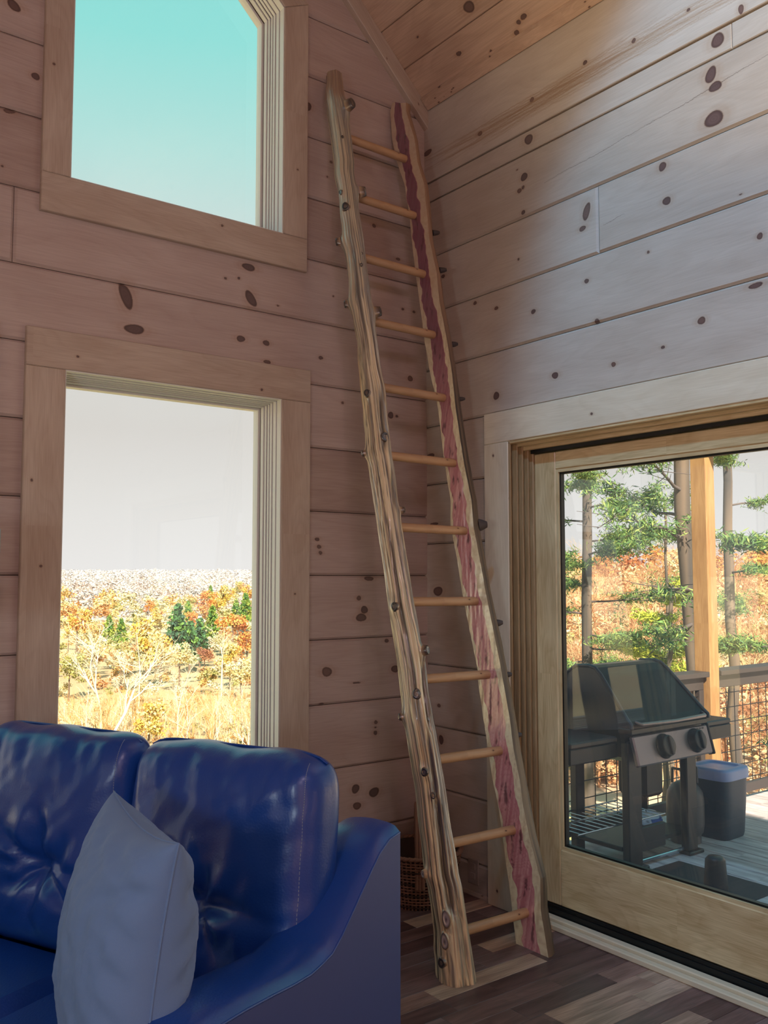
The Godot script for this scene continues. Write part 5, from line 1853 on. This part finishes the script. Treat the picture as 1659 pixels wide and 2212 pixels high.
# pixel-free list: x, height of the crown's middle, z (all for a distance a quarter of the real one), radius, conifer, palette, label
func valley_trees() -> void:
	var eye := Vector3(-3.025, 1.5, 3.617)
	var far := 4.6
	var meshes := {}
	for pal in 9:
		meshes[pal] = crown_mesh(PALS[pal], 100 + pal, 900, 0.085)
		if pal in [2, 5]: meshes[pal] = conifer_mesh(PALS[pal], 120 + pal, 1500, 0.10)
	for q in VALLEY:
		var c := eye + (Vector3(q[0], q[1], q[2]) - eye) * far
		tree("conifer" if q[4] else "autumn_tree", q[6], "tree", c, q[3] * far * (1.75 if q[4] else 1.35), meshes[q[5]], 1.15 if q[4] else 0.95, "trees in the valley below the lower window")
	# bare trees standing before them
	for q in [[3.94, -1.88, -15.3, 1.95, 0.05, Vector3(-0.12, 1, 0.05), 51, 5, "pale bare branching tree at the left, nearest the lower window sill"], [3.34, -1.52, -13.2, 1.75, 0.05, Vector3(0.55, 1, 0.1), 52, 5, "pale bare tree leaning to the right across the lower window"], [5.67, -2.05, -15.3, 1.6, 0.032, Vector3(-0.08, 1, 0), 53, 5, "slim pale bare tree right of the leaning bare tree"], [11.04, -1.56, -23.7, 1.35, 0.035, Vector3(-0.15, 1, 0), 54, 5, "small pale bare tree below the pine clump"], [6.53, -1.55, -19.6, 1.5, 0.03, Vector3(0.05, 1, 0), 55, 5, "pale bare tree behind the leaning bare tree"]]:
		var c := eye + (Vector3(q[0], q[1], q[2]) - eye) * far
		var gy := ground_y(c.x, c.z)
		var t := thing("bare_tree", q[8], "tree", Vector3(c.x, minf(gy, c.y), c.z), 0.0, "bare trees in the valley below the lower window")
		var b := MB.new()
		tube(b, [Vector3.ZERO, Vector3(0, maxf(0.0, c.y - gy) + 0.1, 0)], [q[4] * far * 0.8, q[4] * far * 0.7], 8)
		part("trunk", b.mesh(), M.pale_bark, t)
		var m := part("branches", bare_mesh(q[6], q[3] * far * 1.2, q[4] * far * 0.7, q[5], q[7], 0.62), M.pale_bark, t)
		m.position.y = maxf(0.0, c.y - gy)
	# thickets nobody could count: leafless saplings, then the woods of the far slopes
	var lr := RandomNumberGenerator.new()
	lr.seed = 5
	for v in 3:
		var mm := MultiMesh.new()
		mm.transform_format = MultiMesh.TRANSFORM_3D
		mm.mesh = bare_mesh(200 + v, 1.0, 0.016, Vector3(0.05, 1, 0.03), 4, 0.5)
		mm.instance_count = 260
		for i in 260:
			var az := deg_to_rad(lr.randf_range(12.0, 34.0))
			var r := 84.0 + 50.0 * pow(lr.randf(), 0.8)
			var x := -3.0 + sin(az) * r
			var z := 3.6 - cos(az) * r
			var y0 := ground_y(x, z)
			var want := 1.5 - r * lr.randf_range(0.115, 0.19)
			var h := clampf((want - y0) / 0.95, 2.0, 9.0)
			mm.set_instance_transform(i, Transform3D(Basis(Vector3.UP, lr.randf() * TAU).scaled(Vector3(h * 0.8, h, h * 0.8)), Vector3(x, y0, z)))
		var o := MultiMeshInstance3D.new()
		o.name = ["sapling_thicket", "brush_thicket", "straw_thicket"][v]
		o.multimesh = mm
		o.material_override = [M.twig, M.pale_bark, plain("ochre_twigs", Color(0.76, 0.58, 0.36), 0.9)][v]
		add_child(o)
		tag(o, ["tan leafless sapling thicket filling the bottom of the lower window", "cream brushwood mixed through the valley thicket", "ochre straw-coloured undergrowth between the valley trees"][v], "thicket", "", "stuff")
	# low leafy undergrowth
	var um := MultiMesh.new()
	um.transform_format = MultiMesh.TRANSFORM_3D
	um.use_colors = true
	um.mesh = crown_mesh([[1.0, 1.0, 1.0], [0.9, 0.9, 0.88], [0.8, 0.8, 0.8]], 300, 260, 0.12)
	um.instance_count = 900
	for i in 900:
		var az := deg_to_rad(lr.randf_range(8.0, 36.0))
		var r := 60.0 * pow(7.0, lr.randf())
		var x := -3.0 + sin(az) * r
		var z := 3.6 - cos(az) * r
		var s := r * lr.randf_range(0.006, 0.013)
		um.set_instance_transform(i, Transform3D(Basis(Vector3.UP, lr.randf() * TAU).scaled(Vector3(s, s * 0.8, s)), Vector3(x, ground_y(x, z) + s * 0.5 + lr.randf() * r * 0.02, z)))
		var q: Array = [[0.62, 0.48, 0.20], [0.56, 0.34, 0.11], [0.66, 0.57, 0.33], [0.50, 0.23, 0.08], [0.34, 0.32, 0.10], [0.70, 0.63, 0.42]][lr.randi_range(0, 5)]
		um.set_instance_color(i, Color(q[0], q[1], q[2]))
	var uo := MultiMeshInstance3D.new()
	uo.name = "valley_undergrowth"
	uo.multimesh = um
	uo.material_override = M.foliage
	add_child(uo)
	tag(uo, "yellow and rust undergrowth covering the valley floor", "undergrowth", "", "stuff")
	var fm := MultiMesh.new()
	fm.transform_format = MultiMesh.TRANSFORM_3D
	fm.use_colors = true
	fm.mesh = crown_mesh([[1.0, 1.0, 1.0], [0.94, 0.94, 0.94], [0.85, 0.85, 0.87]], 301, 170, 0.11)
	fm.instance_count = 3600
	for i in 3600:
		var az := deg_to_rad(lr.randf_range(6.0, 38.0))
		var r := 500.0 * pow(4.6, lr.randf())
		var x := -3.0 + sin(az) * r
		var z := 3.6 - cos(az) * r
		var s := lr.randf_range(4.0, 11.0) * (0.7 + r / 1500.0)
		fm.set_instance_transform(i, Transform3D(Basis(Vector3.UP, lr.randf() * TAU).scaled(Vector3(s, s * 0.7, s)), Vector3(x, ground_y(x, z) + s * 0.3, z)))
		var q: Array = [[0.56, 0.42, 0.35], [0.60, 0.48, 0.38], [0.50, 0.34, 0.27], [0.46, 0.42, 0.40], [0.64, 0.54, 0.42], [0.42, 0.41, 0.42]][lr.randi_range(0, 5)]
		var c := Color(q[0], q[1], q[2]).lerp(Color(0.60, 0.56, 0.57), 0.30 + smoothstep(600.0, 1600.0, r) * 0.6)  # haze mixed into the crown colours, stronger with distance
		fm.set_instance_color(i, c)
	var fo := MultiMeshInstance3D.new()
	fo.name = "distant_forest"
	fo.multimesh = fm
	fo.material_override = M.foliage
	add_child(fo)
	tag(fo, "pink and tan autumn forest on the far hills, haze painted into its colours", "forest", "", "stuff")

# a pine near the deck: trunk, and boughs that carry tufts of needles; heights above its foot
func near_pine(label: String, foot: Vector3, top: Vector3, r: float, boughs: Array, pal: Array, seed_: int, tuft := 0.026, density := 95) -> void:
	var t := thing("pine", label, "tree", foot)
	var lr := RandomNumberGenerator.new()
	lr.seed = seed_
	var b := MB.new()
	var pts := []
	var rad := []
	for i in 13:
		var f := i / 12.0
		pts.append((top - foot) * f + Vector3(lr.randfn(), 0, lr.randfn()) * r * 0.25)
		rad.append(r * (1.0 - 0.45 * f))
	tube(b, pts, rad, 14)
	for k in b.v.size():
		var n: float = (M.land_noise as FastNoiseLite).get_noise_3dv(b.v[k] * Vector3(9, 3, 9))
		b.c[k] = Color(0.055, 0.048, 0.045).lerp(Color(0.16, 0.115, 0.08), clampf(0.5 + n * 1.5, 0.0, 1.0))
	part("trunk", b.mesh(), M.bark_tint, t)
	for q in boughs:       # height fraction, azimuth, length, rise, leafiness
		var bb := MB.new()
		var a := deg_to_rad(q[1])
		var from: Vector3 = (top - foot) * q[0]
		var d := Vector3(sin(a), q[3], -cos(a)).normalized()
		var path := []
		var rr := []
		for i in 7:
			var f := i / 6.0
			path.append(from + d * q[2] * f + Vector3(lr.randfn(), lr.randfn() - 0.6 * f, lr.randfn()) * 0.05 * q[2] * f)
			rr.append(maxf(0.004, r * 0.20 * (1.0 - 0.85 * f)))
		tube(bb, path, rr, 6, false)
		bb.tint = Color(0.11, 0.09, 0.08)
		for k in bb.c.size(): bb.c[k] = Color(0.11, 0.09, 0.08)
		var nb := MB.new()
		for i in int(17 * q[2]):
			var f := lr.randf_range(0.25, 1.0)
			var k := mini(5, int(f * 6.0))
			var p: Vector3 = path[k].lerp(path[k + 1], f * 6.0 - k)
			var sd := (d + Vector3(lr.randfn(), lr.randfn() * 0.35, lr.randfn()) * 0.9).normalized()
			var L: float = q[2] * lr.randf_range(0.10, 0.28)
			var e := p + sd * L
			tube(bb, [p, e], [0.004, 0.002], 4, false)
			if lr.randf() > q[4]: continue
			for j in density:
				var c: Array = pal[lr.randi_range(0, 2)]
				var m := lr.randf_range(0.7, 1.25)
				var at := p.lerp(e, lr.randf_range(0.1, 1.1)) + Vector3(lr.randfn(), lr.randfn() * 0.5, lr.randfn()) * tuft * 2.4
				leaf_quad(nb, at, tuft * lr.randf_range(1.1, 2.1), Color(c[0] * m, c[1] * m, c[2] * m), lr, 0.3, 0.16)
		var bo := part("bough", bb.mesh(), M.bark_tint, t)
		if nb.v.size(): part("needles", nb.mesh(), M.foliage, bo)

func hillside_trees() -> void:
	var green := [[0.07, 0.15, 0.05], [0.13, 0.24, 0.06], [0.25, 0.32, 0.08]]
	var lime := [[0.46, 0.50, 0.04], [0.32, 0.42, 0.04], [0.58, 0.58, 0.08]]
	var foot := func(x: float, z: float) -> Vector3: return Vector3(x, ground_y(x, z), z)
	var A: Vector3 = foot.call(7.25, -5.1)
	near_pine("slim pine with drooping green boughs left of the grill lid, seen through the door", A, Vector3(7.0, 7.5, -4.9), 0.085, [[0.22, 60.0, 1.3, 0.1, 0.9], [0.26, 150.0, 1.2, 0.05, 0.9], [0.31, 330.0, 1.1, 0.1, 1.0], [0.33, 110.0, 1.9, 0.05, 0.7], [0.38, 250.0, 1.2, 0.15, 1.0], [0.42, 80.0, 1.6, 0.1, 0.9], [0.47, 160.0, 1.4, 0.15, 0.9], [0.50, 300.0, 1.2, 0.1, 1.0], [0.53, 100.0, 1.7, 0.25, 0.7], [0.57, 40.0, 1.3, 0.2, 0.9], [0.60, 200.0, 1.2, 0.2, 0.9], [0.64, 120.0, 1.5, 0.3, 0.7], [0.70, 70.0, 1.2, 0.3, 0.9], [0.76, 280.0, 1.1, 0.3, 0.9], [0.24, 280.0, 1.2, 0.0, 1.0], [0.28, 200.0, 1.2, 0.0, 1.0], [0.35, 20.0, 1.1, 0.1, 1.0], [0.40, 190.0, 1.3, 0.1, 1.0], [0.45, 330.0, 1.2, 0.1, 1.0], [0.49, 230.0, 1.3, 0.15, 1.0], [0.55, 260.0, 1.2, 0.2, 1.0]], green, 61)
	var B: Vector3 = foot.call(5.02, -1.7)
	near_pine("thick leaning pine trunk with bare curved branches just left of the cedar post", B, Vector3(4.45, 6.2, -1.75), 0.098, [[0.40, 245.0, 1.7, 0.05, 0.25], [0.46, 262.0, 1.6, 0.18, 0.3], [0.52, 255.0, 1.5, 0.22, 0.25], [0.49, 20.0, 1.4, 0.2, 0.8], [0.60, 240.0, 1.4, 0.25, 0.5], [0.36, 250.0, 1.3, -0.05, 0.35], [0.66, 60.0, 1.3, 0.2, 0.8]], green, 62)
	var Cc: Vector3 = foot.call(5.9, -1.2)
	near_pine("dense green pine at the right edge of the glass behind the railing", Cc, Vector3(5.95, 6.4, -1.2), 0.095, [[0.22, 250.0, 1.0, 0.0, 1.0], [0.28, 120.0, 1.1, 0.0, 1.0], [0.32, 330.0, 1.0, 0.05, 1.0], [0.36, 225.0, 1.1, 0.05, 1.0], [0.40, 170.0, 1.1, 0.1, 1.0], [0.44, 280.0, 1.0, 0.1, 1.0], [0.48, 210.0, 1.1, 0.1, 1.0], [0.52, 140.0, 1.0, 0.15, 1.0], [0.56, 260.0, 1.0, 0.2, 1.0], [0.62, 200.0, 1.0, 0.2, 1.0]], green, 63)
	var D: Vector3 = foot.call(7.2, -3.85)
	near_pine("young lime green pine low in the middle of the door glass", D, Vector3(7.3, 1.35, -3.72), 0.045, [[0.56, 90.0, 0.6, 0.15, 1.0], [0.60, 320.0, 0.55, 0.15, 1.0], [0.62, 250.0, 0.6, 0.15, 1.0], [0.66, 180.0, 0.55, 0.2, 1.0], [0.72, 350.0, 0.5, 0.2, 1.0], [0.68, 30.0, 0.5, 0.2, 1.0], [0.74, 120.0, 0.5, 0.2, 1.0], [0.80, 200.0, 0.45, 0.3, 1.0], [0.86, 300.0, 0.42, 0.35, 1.0], [0.92, 60.0, 0.35, 0.5, 1.0], [0.97, 160.0, 0.3, 0.8, 1.0]], lime, 64, 0.03, 120)
	var E: Vector3 = foot.call(8.1, -4.35)
	near_pine("thin grey sapling rising behind the young lime green pine", E, Vector3(8.0, 2.6, -4.3), 0.03, [[0.5, 60.0, 0.7, 0.2, 0.3], [0.62, 230.0, 0.6, 0.3, 0.2], [0.74, 100.0, 0.6, 0.3, 0.4], [0.86, 250.0, 0.4, 0.5, 0.2]], green, 65)
	var F: Vector3 = foot.call(9.6, -4.3)
	near_pine("grey-green pine standing farther up the slope behind the cedar post", F, Vector3(9.6, 6.5, -4.3), 0.09, [[0.3, 240.0, 1.4, 0.0, 1.0], [0.36, 60.0, 1.4, 0.0, 1.0], [0.42, 200.0, 1.4, 0.1, 1.0], [0.48, 300.0, 1.3, 0.1, 1.0], [0.54, 120.0, 1.3, 0.1, 1.0], [0.6, 240.0, 1.2, 0.2, 1.0]], green, 66)
	# orange oaks along the hilltop
	var i := 0
	for q in [[49.5, 82.0, 3.0, 1, "orange oak on the hilltop above the slim pine"], [52.2, 86.0, 3.4, 4, "rust red oak on the hilltop above the grill lid"], [54.6, 80.0, 2.5, 8, "pale straw oak on the hilltop in the middle of the door glass"], [56.8, 84.0, 2.7, 4, "rust oak on the hilltop just left of the cedar post"], [59.6, 82.0, 2.9, 1, "orange oak on the hilltop right of the cedar post"], [62.5, 88.0, 3.2, 4, "rust oak on the hilltop at the right edge of the glass"]]:
		var a := deg_to_rad(q[0])
		var x: float = -3.0 + sin(a) * q[1]
		var z: float = 3.6 - cos(a) * q[1]
		tree("autumn_tree", q[4], "tree", Vector3(x, ground_y(x, z) + q[2] * 0.55, z), q[2], crown_mesh(PALS[q[3]], 400 + i, 1100, 0.08), 0.75, "oaks on the hilltop seen through the door")
		i += 1
	# leafless brush of the slope
	var lr := RandomNumberGenerator.new()
	lr.seed = 9
	for v in 2:
		var mm := MultiMesh.new()
		mm.transform_format = MultiMesh.TRANSFORM_3D
		mm.mesh = bare_mesh(220 + v, 1.0, 0.012, Vector3(0.05, 1, 0.03), 4, 0.6)
		mm.instance_count = 150
		for k in 150:
			var az := deg_to_rad(lr.randf_range(44.0, 66.0))
			var r := 15.0 * pow(5.0, lr.randf())
			var x := -3.0 + sin(az) * r
			var z := 3.6 - cos(az) * r
			var h := lr.randf_range(1.2, 2.6) * (0.8 + r / 60.0)
			mm.set_instance_transform(k, Transform3D(Basis(Vector3.UP, lr.randf() * TAU).scaled(Vector3(h, h, h)), Vector3(x, ground_y(x, z), z)))
		var o := MultiMeshInstance3D.new()
		o.name = ["slope_brush", "slope_saplings"][v]
		o.multimesh = mm
		o.material_override = [plain("rust_twigs", Color(0.62, 0.44, 0.30), 0.9), M.twig][v]
		add_child(o)
		tag(o, ["rusty leafless brush over the slope beyond the deck", "tan leafless saplings over the slope beyond the deck"][v], "brush", "", "stuff")
	var um := MultiMesh.new()
	um.transform_format = MultiMesh.TRANSFORM_3D
	um.use_colors = true
	um.mesh = crown_mesh([[1.0, 1.0, 1.0], [0.9, 0.9, 0.88], [0.8, 0.8, 0.8]], 302, 200, 0.12)
	um.instance_count = 420
	for k in 420:
		var az := deg_to_rad(lr.randf_range(43.0, 68.0))
		var r := 16.0 * pow(6.0, lr.randf())
		var x := -3.0 + sin(az) * r
		var z := 3.6 - cos(az) * r
		var s := (0.25 + r * 0.014) * lr.randf_range(0.7, 1.3)
		um.set_instance_transform(k, Transform3D(Basis(Vector3.UP, lr.randf() * TAU).scaled(Vector3(s, s * 0.7, s)), Vector3(x, ground_y(x, z) + s * 0.5, z)))
		var q: Array = [[0.72, 0.40, 0.20], [0.78, 0.52, 0.30], [0.62, 0.28, 0.14], [0.70, 0.56, 0.34], [0.40, 0.38, 0.14]][lr.randi_range(0, 4)]
		um.set_instance_color(k, Color(q[0], q[1], q[2]))
	var uo := MultiMeshInstance3D.new()
	uo.name = "slope_undergrowth"
	uo.multimesh = um
	uo.material_override = M.foliage
	add_child(uo)
	tag(uo, "rust and tan undergrowth on the slope beyond the deck", "undergrowth", "", "stuff")

const VALLEY := [
	[12.67, -0.75, -42.57, 0.63, 0, 1, "round orange and gold tree standing apart at the left of the lower window view"],
	[11.01, -1.04, -38.83, 0.28, 0, 0, "small bright yellow tree tucked under the round orange and gold tree"],
	[13.23, -1.03, -39.66, 0.33, 1, 2, "narrow green conifer rising from yellow brush left of the valley view centre"],
	[14.45, -1.19, -41.26, 0.30, 1, 2, "shorter green conifer leaning close to the narrow green conifer on its right"],
	[16.72, -0.95, -44.55, 0.25, 0, 3, "small olive round tree poking above the big yellow crown"],
	[21.94, -0.57, -55.66, 0.25, 0, 4, "small distant orange tree at the foot of the pale far slope"],
	[20.74, -0.82, -51.56, 0.38, 0, 0, "yellow tree just below the small distant orange tree"],
	[11.48, -0.86, -30.90, 0.66, 0, 0, "big spreading yellow crown in the middle of the lower window view"],
	[14.12, -0.76, -33.92, 0.53, 1, 5, "broad dark green pine, left one of the dense pine clump"],
	[13.26, -1.12, -30.83, 0.41, 1, 5, "dark green pine lowest and nearest in the dense pine clump"],
	[14.48, -1.02, -32.41, 0.38, 1, 5, "dark green pine at the right of the dense pine clump"],
	[18.99, -0.85, -40.30, 0.41, 1, 2, "green pine behind and above the dense pine clump"],
	[24.07, -0.82, -54.06, 0.35, 1, 2, "small green pine high on the slope above the pine clump"],
	[21.70, -1.05, -48.33, 0.43, 0, 4, "orange tree between the small high pine and the pine clump"],
	[28.75, -0.20, -60.53, 0.64, 0, 4, "deep orange round tree near the top of the right slope"],
	[30.60, -0.03, -61.62, 0.80, 0, 0, "yellow tree beside the deep orange round tree on the right slope"],
	[33.45, 0.24, -69.51, 0.28, 1, 2, "tiny green tree on the skyline of the right slope"],
	[37.18, 0.65, -71.67, 0.43, 0, 3, "olive tree on the skyline near the right window jamb"],
	[36.06, 0.20, -67.53, 0.65, 0, 1, "gold and orange tree touching the right window jamb at the skyline"],
	[26.68, -0.95, -52.09, 0.44, 1, 2, "green conifer halfway up the slope near the right jamb"],
	[28.16, -0.64, -53.46, 0.49, 1, 2, "green conifer against the right jamb below the skyline"],
	[18.92, -1.20, -37.87, 0.77, 0, 4, "large orange crown filling the right side below the conifers"],
	[16.58, -1.41, -32.11, 0.49, 0, 4, "orange crown low against the right jamb"],
	[11.95, -1.30, -26.81, 0.27, 0, 6, "dull red-brown bushy tree below the pine clump"],
	[12.20, -1.15, -25.34, 0.32, 0, 0, "yellow bushy tree right of the dull red-brown one"],
	[10.27, -1.02, -26.80, 0.49, 0, 0, "golden tree in front of the pine clump on its left"],
	[9.93, -0.99, -24.54, 0.39, 0, 7, "pale straw-yellow tree directly below the pine clump"],
	[3.92, -1.14, -12.75, 0.29, 0, 0, "low yellow leafy bush near the bottom of the lower window"],
	[9.07, -1.11, -30.23, 0.52, 0, 7, "pale straw crown below the green conifers on the left"],
	[8.42, -1.23, -25.71, 0.39, 0, 8, "pale crown with orange leaves left of the golden tree"],
	[6.40, -1.21, -24.72, 0.34, 0, 3, "olive bushy tree at the left window edge"],
	[9.61, -1.15, -19.76, 0.39, 0, 7, "pale straw bushy tree near the right jamb above the thicket"]
]
